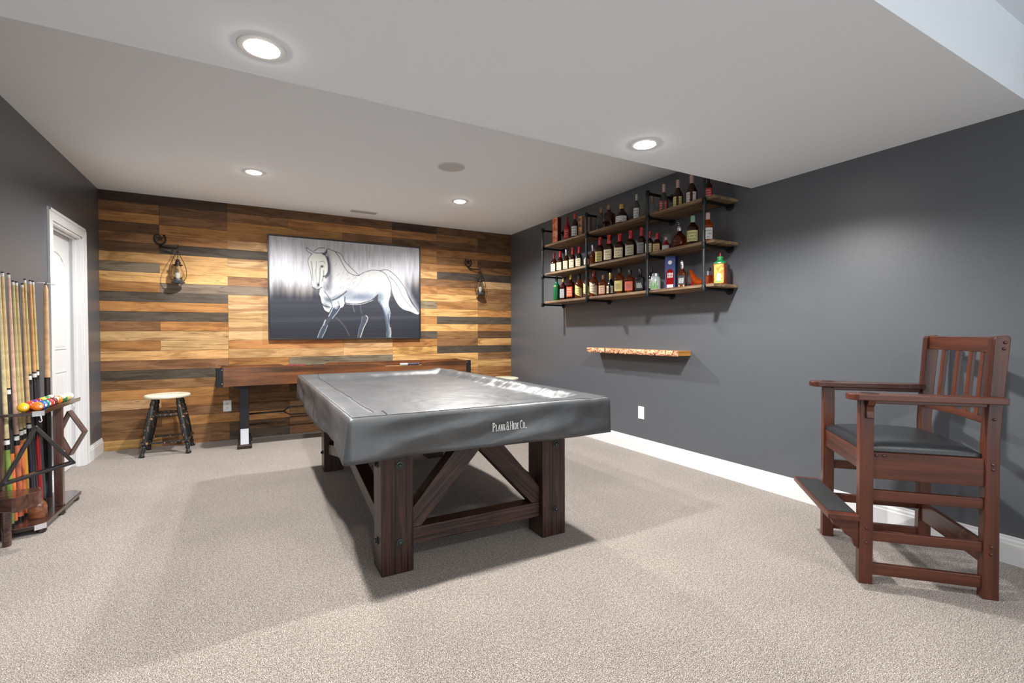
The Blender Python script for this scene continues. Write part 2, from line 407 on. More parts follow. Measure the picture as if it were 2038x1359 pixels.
# ------------------------------------------------------------------ painting
def painting():
    x0, x1, z0, z1, yf = 1.560, 3.438, 1.160, 2.420, -.042
    t = thing('horse_painting', 'large black-framed painting of a white horse walking on a grey and black ground', 'painting', ((x0+x1)/2, 0, z0))
    cx = (x0+x1)/2; fr = .016
    m_f = paint('frame_black', (26, 26, 28), .4)
    mb = MB(); w = x1-x0; h = z1-z0
    for (a, b_, c, d) in ((-w/2, -w/2+fr, 0, h), (w/2-fr, w/2, 0, h), (-w/2+fr, w/2-fr, 0, fr), (-w/2+fr, w/2-fr, h-fr, h)):
        mb.box(a, b_, yf, -.001, c, d)
    mb.obj('frame', m_f, t, bevel=.001)
    # canvas: homography between measured corners (tall drawing frame 1869 x 1359) and the canvas rectangle
    src = np.array([(78, 105), (1785, 240), (1788, 1262), (92, 1262)], float)
    ww, hh = w-2*fr-.004, h-2*fr-.004
    dst = np.array([(0, hh), (ww, hh), (ww, 0), (0, 0)], float)
    A = []
    for (u, v), (x, y) in zip(dst, src):
        A.append([u, v, 1, 0, 0, 0, -x*u, -x*v, -x]); A.append([0, 0, 0, u, v, 1, -y*u, -y*v, -y])
    Hm = np.linalg.svd(np.array(A))[2][-1].reshape(3, 3)
    nx, ny = 400, 268
    U, V = np.meshgrid(np.linspace(0, ww, nx), np.linspace(0, hh, ny))
    q = np.stack([U.ravel(), V.ravel(), np.ones(U.size)]); q = Hm @ q; X = q[0]/q[2]; Y = q[1]/q[2]
    rs = np.random.RandomState(3)
    def smooth(a, n):
        k = np.hanning(n+2)[1:-1]; k /= k.sum(); return np.convolve(np.pad(a, n, 'edge'), k, 'same')[n:-n]
    def ss(e0, e1, x): t_ = np.clip((x-e0)/(e1-e0), 0, 1); return t_*t_*(3-2*t_)
    # background: vertical strokes above, dark ground with horizontal strokes
    col_w = np.array([smooth(rs.randn(1900), k)*math.sqrt(k) for k in (15, 61, 141)]).sum(0)/3
    ix = np.clip(X.astype(int), 0, 1868)
    blocks = np.zeros((12, 1900))
    for i in range(12): blocks[i] = smooth(rs.randn(1900), 27)*4.0
    by = np.clip(Y/110.0, 0, 10.99); b0 = by.astype(int); fb = by-b0
    bl = blocks[b0, ix]*(1-fb)+blocks[b0+1, ix]*fb
    base = 203 + 6*col_w[ix] + 9*bl
    edge = 640 + 60*np.sin(X/170.0) + 45*smooth(rs.randn(1900), 81)[ix]*4 - 50*np.exp(-((X-190)/90)**2) + 60*np.exp(-((X-540)/120)**2)
    dk = ss(-110, 170, Y-edge)
    row_w = smooth(rs.randn(1400), 25)*3
    ground = 52 - 12*ss(850, 1262, Y) + 3*row_w[np.clip(Y.astype(int), 0, 1358)] + 10*np.exp(-((Y-1050-(X-900)*-.03)/22)**2) + 0*bl
    g = base*(1-dk) + ground*dk
    R = g.copy(); G = g.copy()*1.0; B = g*1.035
    warm = np.exp(-((Y-edge-40)/70)**2)*ss(0, 1, .5+.4*bl)
    R += 14*warm; G += 6*warm; B -= 8*warm
    B += 10*dk; G += 2*dk
    rgb = np.stack([R, G, B], 1)
    def inside(poly):
        m = np.zeros(X.shape, bool); n = len(poly)
        for i in range(n):
            xa, ya = poly[i]; xb, yb = poly[(i+1) % n]
            if ya == yb: continue
            c = ((ya > Y) != (yb > Y)) & (X < (xb-xa)*(Y-ya)/(yb-ya)+xa); m ^= c
        return m
    def curve(pts, n=8):
        P = [np.array(p, float) for p in pts]; P = [2*P[0]-P[1]] + P + [2*P[-1]-P[-2]]; out = []
        for i in range(1, len(P)-2):
            for k in range(n):
                s = k/n; a, b_, c, d = P[i-1], P[i], P[i+1], P[i+2]
                out.append(.5*((2*b_)+(-a+c)*s+(2*a-5*b_+4*c-d)*s*s+(-a+3*b_-3*c+d)*s**3))
        out.append(P[-2]); return out
    def dist(pts):
        D = np.full(X.shape, 1e9)
        for a, b_ in zip(pts[:-1], pts[1:]):
            dx, dy = b_[0]-a[0], b_[1]-a[1]; L = dx*dx+dy*dy+1e-9
            s = np.clip(((X-a[0])*dx+(Y-a[1])*dy)/L, 0, 1)
            D = np.minimum(D, np.hypot(X-a[0]-s*dx, Y-a[1]-s*dy))
        return D
    def blend(mask, col):
        rgb[:] = rgb*(1-mask[:, None]) + np.array(col)[None, :]*mask[:, None] if not isinstance(col, np.ndarray) or col.ndim == 1 else rgb*(1-mask[:, None]) + col*mask[:, None]
    def stroke(pts, w, col, a=1.0, sm=True, clip=None):
        d = dist(curve(pts) if sm else pts); m = np.clip(1.2-d/w, 0, 1)*a
        if clip is not None: m = m*clip
        blend(m, col)
    def poly(pts, col, a=1.0, clip=None):
        P = curve(pts+[pts[0]], 6); m = inside(P).astype(float)
        d = dist(P); m = np.where(m > 0, np.clip(.55+d/6, 0, 1), 0)*a
        if clip is not None: m = m*clip
        blend(m, col); return m
    def blob(x, y, rx, ry, col, a, rot=0, clip=None):
        c, s = math.cos(rot), math.sin(rot); dx, dy = X-x, Y-y
        m = np.exp(-(((dx*c+dy*s)/rx)**2+((-dx*s+dy*c)/ry)**2))*a
        if clip is not None: m = m*clip
        blend(m, col)
    # faint far legs
    stroke([(830, 1030), (900, 1100), (950, 1170), (980, 1235)], 9, (88, 92, 104), .7)
    stroke([(1022, 885), (1028, 930), (1045, 972)], 4, (150, 150, 150), .7)
    stroke([(1110, 885), (1112, 930), (1122, 982)], 4, (120, 125, 140), .7)
    # middle hind leg
    poly([(1130, 1015), (1170, 1010), (1195, 1035), (1180, 1090), (1150, 1150), (1115, 1262), (1075, 1262), (1095, 1160), (1120, 1090)], (72, 78, 90), .8)
    stroke([(1170, 1010), (1192, 1035), (1178, 1085), (1145, 1150), (1118, 1230), (1108, 1262)], 6, (205, 205, 198), .9)
    stroke([(1130, 1018), (1118, 1090), (1092, 1170), (1076, 1262)], 5, (110, 130, 150), .8)
    # halo behind horse
    halo = dist(curve([(1100, 540), (1240, 480), (1420, 478), (1540, 570), (1640, 720), (1770, 960)]))
    blend(np.clip(1-halo/45, 0, 1)*.55, (215, 216, 220))
    # tail
    tail = [(1330, 500), (1420, 490), (1500, 540), (1560, 610), (1620, 700), (1660, 800), (1700, 880), (1750, 940), (1782, 985), (1760, 1000), (1680, 965), (1600, 940), (1540, 885), (1490, 790), (1462, 690), (1440, 600), (1395, 540)]
    mt = poly(tail, (206, 210, 214), 1)
    for k in range(9):
        o = k*13
        stroke([(1400+o*.9, 520+o*.35), (1480+o*.8, 640), (1540+o*.7, 780), (1610+o*.9, 890), (1700+o*.55, 960)], 4, (150, 160, 172) if k % 2 else (226, 230, 232), .6, clip=mt)
    stroke([(1455, 740), (1500, 840), (1560, 915), (1690, 968)], 8, (168, 190, 202), .5, clip=mt)
    # body
    body = [(700, 300), (735, 248), (830, 285), (895, 320), (930, 390), (1000, 470), (1095, 556), (1160, 520), (1240, 496), (1320, 497), (1395, 540), (1440, 610), (1462, 690), (1456, 770), (1438, 830), (1432, 890), (1450, 960), (1450, 1010), (1440, 1070), (1450, 1140), (1455, 1200), (1462, 1262), (1408, 1262), (1405, 1150), (1390, 1040), (1370, 960), (1335, 890), (1310, 840), (1310, 770), (1240, 832), (1150, 865), (1050, 880), (940, 868), (915, 905), (880, 925), (830, 940), (790, 910), (770, 940), (745, 975), (700, 945), (672, 880), (655, 800), (640, 770), (655, 700), (680, 640)]
    mbd = poly(body, (208, 209, 209), 1)
    # legs in front
    poly([(800, 905), (750, 1015), (700, 1085), (648, 1180), (618, 1262), (670, 1262), (700, 1190), (730, 1120), (790, 1040), (850, 960), (880, 900)], (66, 74, 88), .85)
    stroke([(803, 905), (775, 965), (748, 1018)], 7, (190, 198, 204), .9)
    stroke([(880, 915), (850, 965), (790, 1042)], 6, (170, 180, 190), .9)
    stroke([(712, 1060), (700, 1085), (692, 1115)], 8, (205, 205, 205), .9)
    stroke([(690, 1110), (650, 1185), (622, 1262)], 7, (150, 168, 180), .85)
    stroke([(735, 1120), (712, 1180), (672, 1262)], 6, (165, 180, 190), .85)
    # hind leg shading
    blob(1400, 1060, 60, 160, (96, 114, 134), .75, clip=mbd); blob(1420, 1220, 60, 80, (70, 82, 98), .6, clip=mbd)
    stroke([(1320, 840), (1365, 940), (1400, 1050), (1412, 1150), (1414, 1262)], 14, (60, 76, 96), .85, clip=mbd)
    stroke([(1440, 960), (1432, 1050), (1448, 1140), (1460, 1250)], 5, (60, 66, 78), .8)
    stroke([(1425, 1000), (1424, 1100), (1428, 1260)], 10, (70, 80, 95), .7, clip=mbd)
    stroke([(1452, 1150), (1458, 1215), (1450, 1240)], 5, (225, 220, 205), .9)
    # shading inside the horse
    rn = np.random.RandomState(8)
    for _ in range(330):      # short brush hair strokes
        x, y = rn.uniform(720, 1450), 330+540*rn.uniform(0, 1)**.7; L = rn.uniform(22, 55); an = math.radians(rn.uniform(105, 150))
        c = rn.choice([0, 1, 1, 2]); cc = [(140, 150, 166), (232, 233, 232), (172, 172, 186)][c]
        stroke([(x, y), (x+L*math.cos(an), y+L*math.sin(an))], rn.uniform(3, 7), cc, .42, sm=False, clip=mbd)
    blob(1120, 800, 200, 52, (100, 112, 134), .8, clip=mbd); blob(1330, 800, 45, 60, (96, 112, 130), .7, clip=mbd)
    blob(760, 560, 30, 190, (112, 112, 124), .85, clip=mbd); blob(735, 400, 22, 100, (84, 84, 94), .8, clip=mbd)
    blob(720, 690, 40, 50, (92, 98, 112), .7, clip=mbd); blob(980, 740, 60, 60, (140, 146, 160), .55, clip=mbd)
    blob(1080, 660, 90, 60, (176, 178, 190), .45, clip=mbd); blob(1240, 600, 130, 60, (222, 222, 216), .5, clip=mbd)
    blob(850, 800, 110, 28, (104, 116, 132), .7, -.35, clip=mbd); blob(740, 830, 60, 28, (74, 86, 100), .75, .5, clip=mbd)
    blob(720, 900, 50, 24, (80, 92, 106), .7, .7, clip=mbd); blob(900, 850, 26, 50, (214, 220, 222), .9, clip=mbd); blob(825, 890, 26, 45, (206, 212, 214), .9, clip=mbd)
    stroke([(950, 735), (900, 775), (840, 815), (790, 835)], 8, (40, 46, 58), .85)
    stroke([(700, 735), (760, 820), (790, 905)], 7, (60, 70, 84), .7); stroke([(855, 850), (870, 910), (850, 940)], 6, (40, 46, 58), .8)
    stroke([(665, 870), (700, 900), (760, 915)], 8, (40, 48, 60), .8); stroke([(685, 600), (705, 650), (715, 700)], 9, (170, 176, 184), .7)
    stroke([(932, 800), (930, 850), (945, 872)], 9, (44, 50, 62), .8)
    # head
    head = [(560, 312), (530, 350), (515, 398), (535, 480), (553, 560), (552, 640), (570, 695), (628, 712), (672, 690), (680, 640), (682, 575), (712, 560), (738, 515), (742, 440), (728, 370), (705, 318), (640, 300)]
    stroke([(735, 350), (755, 440), (750, 530), (715, 575)], 16, (60, 60, 70), .8)
    mh = poly(head, (214, 215, 211), 1)
    poly([(560, 315), (508, 278), (495, 238), (530, 262), (575, 285), (600, 305)], (208, 210, 212), 1)
    poly([(668, 305), (708, 285), (728, 248), (734, 290), (712, 322), (690, 325)], (70, 76, 86), .95)
    blob(640, 270, 60, 25, (205, 206, 210), .6)
    for pts, w, a in (([(552, 400), (565, 520), (572, 620)], 9, .55), ([(610, 400), (606, 520), (612, 650)], 6, .5), ([(652, 470), (648, 560), (640, 640)], 9, .65), ([(690, 500), (690, 560), (672, 620)], 9, .6), ([(595, 480), (590, 600)], 6, .35)):
        stroke(pts, w, (96, 104, 104), a)
    blob(672, 452, 16, 12, (20, 22, 26), .95); stroke([(645, 400), (690, 395), (700, 420)], 5, (120, 122, 120), .7)
    blob(630, 662, 15, 20, (25, 28, 32), .95); blob(600, 690, 40, 12, (110, 116, 122), .6); stroke([(565, 690), (620, 712), (670, 690)], 6, (45, 52, 64), .9)
    # ink contours
    K = (34, 36, 46)
    for pts, w in (([(735, 248), (830, 285), (895, 320), (930, 390), (1000, 465), (1095, 556)], 4), ([(820, 280), (870, 350), (910, 430), (960, 505), (1030, 548), (1090, 556)], 4),
                   ([(1095, 548), (1160, 515), (1240, 494), (1330, 500), (1395, 535), (1440, 610), (1462, 690), (1455, 770)], 4), ([(1330, 498), (1420, 490), (1500, 545), (1560, 612), (1625, 705), (1665, 800), (1770, 968)], 4),
                   ([(1440, 560), (1520, 650), (1600, 800), (1700, 925)], 3), ([(940, 868), (1050, 878), (1150, 862), (1240, 830), (1310, 772)], 5), ([(580, 278), (640, 245), (705, 242)], 4),
                   ([(560, 312), (508, 278), (494, 238), (535, 265), (600, 300), (680, 300)], 4), ([(560, 312), (530, 350), (515, 400), (535, 480), (553, 570), (554, 650), (575, 700)], 3),
                   ([(706, 320), (730, 372), (743, 440), (738, 515), (712, 558), (685, 565)], 6), ([(1310, 850), (1340, 900), (1370, 965)], 4), ([(640, 770), (655, 810), (668, 870), (700, 945), (745, 975)], 4)):
        stroke(pts, w, K, .9)
    stroke([(945, 876), (1050, 886), (1150, 872), (1250, 836)], 4, (214, 218, 220), .9)
    rgb = np.clip(rgb, 8, 245)/255.0
    rgb = rgb*.93
    lin = np.where(rgb <= .04045, rgb/12.92, ((rgb+.055)/1.055)**2.4)*.95
    me = bpy.data.meshes.new('canvas')
    idx = np.arange(nx*ny).reshape(ny, nx)
    quads = np.stack([idx[:-1, :-1], idx[:-1, 1:], idx[1:, 1:], idx[1:, :-1]], -1).reshape(-1, 4)
    vs = np.stack([U.ravel()-ww/2, np.full(U.size, yf+.006), V.ravel()+fr+.002], 1)
    me.from_pydata(vs.tolist(), [], quads.tolist()); me.update()
    setcol(me, 'paint', np.concatenate([lin, np.ones((lin.shape[0], 1))], 1))
    m, nt, b = newmat('painted_canvas'); at = N(nt, 'ShaderNodeAttribute'); at.attribute_name = 'paint'
    nt.links.new(at.outputs['Color'], b.inputs['Base Color']); b.inputs['Roughness'].default_value = .6; b.inputs['Specular IOR Level'].default_value = .25
    me.materials.append(m); o = bpy.data.objects.new('canvas', me); COL.objects.link(o); o.parent = t
    MB().box(-ww/2, ww/2, yf+.007, -.002, fr, fr+hh).obj('stretcher_frame', m_f, t)
painting()

# ------------------------------------------------------------------ lantern brackets and lanterns
m_iron = paint('rusty_iron', (52, 42, 38), .5, metal=.7, bump=.3, bscale=90, var=.4, vscale=30)
m_tin = paint('galvanised_tin', (92, 94, 98), .4, metal=.8, var=.3, vscale=30)
m_glass = glass('clear_glass', (250, 250, 250), .01)
m_candle = paint('candle_wax', (240, 234, 215), .5)
def hook(x, ex, label):
    t = thing('horseshoe_hook', label, 'hook', (x, 0, 2.18), group='iron horseshoe lantern hooks')
    pts = [(.050*math.sin(a), -.012, .085-.055*math.cos(a)*1.05) for a in [math.radians(d) for d in range(-145, 146, 15)]]
    MB().tube(pts, .0085, 8).obj('horseshoe', m_iron, t, smooth='all')
    mb = MB(); st = []
    for k in range(10):
        r = .045 if k % 2 == 0 else .018; a = PI/2+k*PI/5; st.append((r*math.cos(a), .09+r*math.sin(a)))
    mb.prism(st, -.016, -.008, 'y'); mb.obj('star', m_iron, t)
    e = ex-x
    pts = [(0, -.006, .02), (.008, -.022, .004), (.025, -.042, -.008), (e*.5, -.065, -.014), (e*.9, -.090, -.018), (e, -.098, -.016), (e+.010, -.103, .002), (e+.012, -.106, .026)]
    MB().tube(pts, [.010, .011, .012, .012, .010, .008, .006, .004], 8).obj('arm', m_iron, t, smooth='all')
def lantern(x, y, z, label, rz, warm=False):
    t = thing('hurricane_lantern', label, 'lantern', (x, y, z), rz, group='hanging hurricane lanterns')
    MB().lathe([(.001, 0), (.066, 0), (.067, .006), (.050, .020), (.044, .026), (.044, .045), (.001, .046)], 24).obj('base', m_tin, t, smooth=True)
    prof = [(.036, .046), (.047, .075), (.051, .105), (.046, .140), (.034, .170), (.028, .188)]
    inner = [(r-.0022, zz) for r, zz in reversed(prof)]
    MB().lathe(prof+inner+[prof[0]], 24, caps=False).obj('glass_chimney', m_glass, t, smooth='all')
    MB().lathe([(.001, .046), (.022, .046), (.022, .108), (.001, .109)], 20).obj('candle', m_candle, t, smooth=True)
    MB().lathe([(.028, .186), (.046, .190), (.044, .198), (.026, .206), (.026, .225), (.018, .235), (.014, .256), (.001, .262)], 20).obj('lid', m_iron, t, smooth=True)
    for s in (-1, 1):      # carrying hoops down both sides
        pts = [(s*.004, 0, .345), (s*.016, 0, .315), (s*.036, 0, .275), (s*.058, 0, .23), (s*.076, 0, .18), (s*.086, 0, .13), (s*.084, 0, .085), (s*.072, 0, .045), (s*.054, 0, .02)]
        MB().tube(pts, .0032, 6).obj('hoop', m_iron, t, smooth='all')
    pts = [(.028*math.sin(a), .06*math.cos(a)*.3, .30+.045*math.cos(a)) for a in [2*PI*k/16 for k in range(16)]]
    MB().tube([(0, 0, .262), (0, 0, .30), (0, 0, .345)], .003, 6).obj('hanger', m_iron, t, smooth='all')
    MB().tube([(.012*math.sin(2*PI*k/12), 0, .352+.012*math.cos(2*PI*k/12)) for k in range(12)], .0028, 6, closed=True).obj('ring', m_iron, t, smooth='all')
hook(.520, .680, 'iron horseshoe and star hook left of the horse painting')
lantern(.686, -.098, 1.787, 'old metal lantern with a white candle hanging left of the painting', .5)
hook(4.165, 4.310, 'iron horseshoe and star hook right of the horse painting')
lantern(4.316, -.098, 1.797, 'old metal lantern with a white candle hanging right of the painting', 0)

# ------------------------------------------------------------------ shuffleboard table
def shuffleboard():
    x0, x1, y0, y1, z0, z1 = 1.055, 3.935, -.60, -.10, .675, .872
    t = thing('shuffleboard_table', 'long brown wooden shuffleboard table with black metal corners against the plank wall', 'shuffleboard', (x0, y0, 0))
    w, d = x1-x0, y1-y0
    mw = wood('shuffle_wood', (62, 36, 18), (128, 78, 42), .35, .4, .1, coat=.2, seed=3)
    def rail(name, ya, yb, ca, cb):
        # side rail with a lowered cut-out between ca and cb
        P = [(0, z0), (w, z0), (w, z1), (cb+.07, z1), (cb+.03, z1-.010), (cb, z1-.042), (ca, z1-.042), (ca-.03, z1-.010), (ca-.07, z1), (0, z1)]
        MB().prism(P, ya, yb, 'y').obj(name, mw, t, bevel=.002)
    rail('side_rail', 0, .03, 1.76, 2.21)
    rail('side_rail', d-.03, d, .68, 1.10)
    for a in (0, w-.03): MB().box(a, a+.03, .03, d-.03, z0, z1).obj('end_rail', mw, t, bevel=.002)
    MB().box(.03, w-.03, .03, d-.03, z0+.01, z0+.03).obj('gutter', paint('gutter_black', (30, 26, 24), .8), t)
    MB().box(.10, w-.10, .09, d-.09, z0+.03, z1-.055).obj('playing_board', wood('maple_board', (170, 120, 70), (214, 170, 112), .2, .5, .03, coat=.6), t, bevel=.003)
    mk = paint('black_steel', (34, 36, 40), .5, metal=.5)
    for a in (0, w):
        s = 1 if a == 0 else -1
        for yy in (0, d):
            sy = 1 if yy == 0 else -1
            mb = MB()
            mb.box(min(a-s*.003, a+s*.062), max(a-s*.003, a+s*.062), min(yy, yy-sy*.003), max(yy, yy-sy*.003), z0-.006, z1+.003)
            mb.box(min(a-s*.003, a), max(a-s*.003, a), min(yy-sy*.003, yy+sy*.062), max(yy-sy*.003, yy+sy*.062), z0-.006, z1+.003)
            p = mb.obj('corner_bracket', mk, t)
            for zz in (z0+.03, z1-.022):
                MB().sphere((a+s*.052, yy-sy*.004, zz), .0055, 8, 6).obj('bolt', paint('bright_bolt', (190, 190, 190), .3, metal=.9), p, smooth='all')
    msil = paint('silver_plate', (150, 152, 158), .4, metal=.3)
    for lx in (.251, w-.251):
        lg = MB().box(lx-.044, lx+.044, .10, d-.10, .06, z0).obj('leg', mk, t, bevel=.003)
        MB().box(lx-.10, lx+.10, .06, d-.06, z0-.022, z0-.001).obj('top_plate', mk, lg)
        MB().box(lx-.058, lx+.058, .06, d-.04, .04, .085).obj('floor_beam', mk, lg, bevel=.004)
        for yy in (.005, d-.085):
            MB().box(lx-.070, lx+.070, yy, yy+.08, .0, .042).obj('foot', wood('dark_foot', (40, 26, 18), (70, 46, 32), .4), lg, bevel=.008)
        MB().prism([(.03, .045), (.037, .045), (.102, .20), (.095, .20)], lx-.038, lx+.038, 'x').obj('silver_plate', msil, lg)
    ym = d/2
    for xa, xb, s in ((.29, .70, 1),):
        MB().tube([(xa, ym, .337), (xb-.04, ym, .341)], .010, 8).obj('truss_rod', mk, t, smooth='all')
        MB().tube([(w-xa, ym, .337), (w-xb+.04, ym, .341)], .010, 8).obj('truss_rod', mk, t, smooth='all')
        for dz in (.046, -.046):
            MB().tube([(xb-.06, ym, .341), (xb-.02, ym, .341+dz*.6), (xb+.02, ym, .341+dz), (w-xb-.02, ym, .341+dz), (w-xb+.02, ym, .341+dz*.6), (w-xb+.06, ym, .341)], .008, 8).obj('truss_rod', mk, t, smooth='all')
    # score beads on rods in the cut-outs
    mr = paint('red_beads', (120, 36, 42), .35); mbu = paint('blue_beads', (62, 66, 88), .35); mwh = paint('white_beads', (205, 205, 205), .35)
    def scorer(xa, xb, yy, b0, b1, mats, label):
        s = MB().tube([(xa, yy, z1-.024), (xb, yy, z1-.024)], .0035, 6).obj('score_rod', mk, t, smooth='all'); n = 10
        for k in range(n):
            x = b0+(b1-b0)*(k+.5)/n
            hw = (b1-b0)/n*.46
            MB().lathe([(.010, -hw), (.0155, -hw*.8), (.016, 0), (.0155, hw*.8), (.010, hw)], 12, M=Matrix.Translation((x, yy, z1-.024)) @ Matrix.Rotation(PI/2, 4, 'Y')).obj('score_bead', mats[k*len(mats)//n], s, smooth='all')
    scorer(.63, 1.15, d-.015, .702, .902, [mr], '')
    scorer(1.71, 2.26, .015, 1.935, 2.18, [mwh, mbu, mbu], '')
shuffleboard()

# ------------------------------------------------------------------ worn stools
m_worn = None
def worn_mat():
    m, nt, b = newmat('worn_black_paint'); tc = N(nt, 'ShaderNodeTexCoord')
    n = N(nt, 'ShaderNodeTexNoise'); n.inputs['Scale'].default_value = 28; n.inputs['Detail'].default_value = 6; n.inputs['Roughness'].default_value = .7
    nt.links.new(tc.outputs['Object'], n.inputs['Vector'])
    r = N(nt, 'ShaderNodeValToRGB'); e = r.color_ramp.elements; e[0].position = .57; e[0].color = srgb(24, 28, 28); e[1].position = .60; e[1].color = srgb(170, 120, 92)
    nt.links.new(n.outputs[0], r.inputs[0]); nt.links.new(r.outputs[0], b.inputs['Base Color']); b.inputs['Roughness'].default_value = .4
    return m
m_worn = worn_mat()
m_seat = paint('cream_seat_paint', (226, 220, 196), .55, var=.12, vscale=12)
m_ink = paint('faded_ink', (128, 124, 118), .7)
m_feet = paint('worn_copper_feet', (92, 64, 54), .5, var=.7, vscale=60)
def turned(p0, p1, prof, mat, name, parent):
    M, L = dirframe(p0, p1)
    mm = M @ Matrix.Rotation(PI/2, 4, 'Y')
    return MB().lathe([(r, f*L) for r, f in prof], 14).obj(name, mat, parent, smooth='all', M=mm)
def stool(x, y, label, rz=0.0):
    t = thing('round_stool', label, 'stool', (x, y, 0), rz, group='round stools with cream seats')
    s = MB().lathe([(.001, .570), (.185, .570), (.198, .578), (.200, .590), (.194, .600), (.17, .604), (.001, .604)], 40).obj('seat', m_seat, t, smooth=True)
    mb = MB(); rg = random.Random(2)
    for k in range(9):   # worn printing on the seat
        a = -.11+k*.027; h = .018+.012*rg.random()
        mb.box(a, a+.004, -h, h, .604, .6046); mb.box(a, a+.016, h-.005, h, .604, .6046); mb.box(a+.004, a+.018, -.003, .003, .604, .6046)
    mb.obj('faded_print', m_ink, s)
    top = .10; bot = .195
    for sx in (-1, 1):
        for sy in (-1, 1):
            p0 = (sx*top, sy*top, .572); p1 = (sx*bot, sy*bot, .004)
            prof = [(.022, 0), (.024, .03), (.020, .05), (.026, .08), (.028, .12), (.022, .15), (.029, .18), (.031, .3), (.030, .5), (.027, .68), (.022, .74), (.027, .78), (.018, .82)]
            lg = turned(p0, p1, prof, m_worn, 'leg', t)
            prof2 = [(.018, .815), (.024, .84), (.015, .87), (.023, .90), (.014, .925), (.020, .95), (.026, .985), (.024, 1.0)]
            turned(p0, p1, prof2, m_worn, 'turned_foot', t)
    f = lambda z: top+(bot-top)*(.572-z)/.568
    for (sx, sy, ax) in ((0, -1, 0), (0, 1, 0), (-1, 0, 1), (1, 0, 1)):
        z = .40; a = f(z)
        p0, p1 = ((-a, sy*a, z), (a, sy*a, z)) if ax == 0 else ((sx*a, -a, z+.03), (sx*a, a, z+.03))
        turned(p0, p1, [(.008, .05), (.014, .2), (.010, .28), (.016, .36), (.012, .42), (.018, .5), (.012, .58), (.016, .64), (.010, .72), (.014, .8), (.008, .95)], m_worn, 'turned_rung', t)
        z = .135; a = f(z)+.022
        p0, p1 = ((-a-.012, sy*a, z), (a+.012, sy*a, z)) if ax == 0 else ((sx*a, -a-.012, z+.008), (sx*a, a+.012, z+.008))
        bar('foot_rail', p0, p1, .010, .022, m_worn, t, bevel=.002)
stool(.607, -.315, 'worn black stool with a round cream seat left of the shuffleboard table')
stool(4.545, -.42, 'cream-topped round stool in the far right corner, mostly hidden behind the pool table')

# ------------------------------------------------------------------ pool table
PX0, PX1, PY0, PY1 = 1.930, 3.050, -4.022, -1.760
m_leg = wood('dark_oak', (17, 10, 8), (74, 47, 39), .38, 1.2, .9, coat=.1, contrast=(.40, .66), fine=2.2)
m_bolt = paint('dark_bolt', (62, 66, 66), .4, metal=.7)
def pool_table():
    t = thing('pool_table', 'dark timber pool table with thick square bolted legs under a grey cover', 'pool table', (PX0, PY0, 0))
    w, d = PX1-PX0, PY1-PY0; L = .165
    for ix, lx in enumerate((0, w-L)):
        for iy, ly in enumerate((0, d-L)):
            c = (lx+L/2, ly+L/2)
            lg = bar('leg', (c[0], c[1], 0), (c[0], c[1], .66), L, L, m_leg, t, bevel=.005)
            # bolts, in the leg's own frame: X runs up the leg
            inv = lg.matrix_basis.inverted()
            fy = -L/2-.002 if iy == 0 else L/2+.002; sgn = -1 if iy == 0 else 1
            fx = -L/2-.002 if ix == 0 else L/2+.002; sgx = -1 if ix == 0 else 1
            for z in (.16, .556):
                for mode in (0, 1):
                    if mode == 0: base = Matrix.Translation((c[0]+.012, c[1]+fy, z)) @ Matrix.Rotation(-sgn*PI/2, 4, 'X')
                    else: base = Matrix.Translation((c[0]+fx, c[1], z)) @ Matrix.Rotation(sgx*PI/2, 4, 'Y')
                    mb = MB(); mb.lathe([(.001, 0), (.020, 0), (.020, .003), (.013, .004)], 20, M=inv @ base); mb.lathe([(.0115, .003), (.0125, .012), (.008, .015), (.001, .0155)], 6, M=inv @ base)
                    mb.obj('bolt', m_bolt, lg, smooth=True)
    cx = w/2
    for yy in (.08, d-.08):
        bar('stretcher', (L, yy, .165), (w-L, yy, .165), .09, .088, m_leg, t)
        for s in (-1, 1):
            # diagonal, cut to sit between leg, stretcher and cabinet
            P = [(cx+s*.002, .66), (cx+s*.002, .575), (cx+s*.342, .210), (cx+s*(cx-L), .210), (cx+s*(cx-L), .305), (cx+s*.085, .66)]
            M, LL = dirframe((cx+s*(cx-L), yy, .25), (cx, yy, .62))
            inv = M.inverted(); pts = [inv @ Vector((p[0], yy+o, p[1])) for o in (-.045, .045) for p in P]
            n = len(P); fs = [tuple(range(n))[::-1], tuple(range(n, 2*n))]+[(i, (i+1) % n, n+(i+1) % n, n+i) for i in range(n)]
            MB().add(pts, fs).obj('diagonal_brace', m_leg, t, M=M, bevel=.003)
    for xx in (.075, w-.075):
        bar('side_brace', (xx, L-.01, .20), (xx, d/2, .37), .085, .085, m_leg, t)
        bar('side_brace', (xx, d-L+.01, .20), (xx, d/2, .37), .085, .085, m_leg, t)
    MB().box(-.06, w+.06, -.06, d+.06, .62, .70).obj('cabinet', m_leg, t)
    MB().box(-.14, w+.14, -.15, d+.13, .70, .80).obj('rail_frame', m_leg, t)
pool_table()

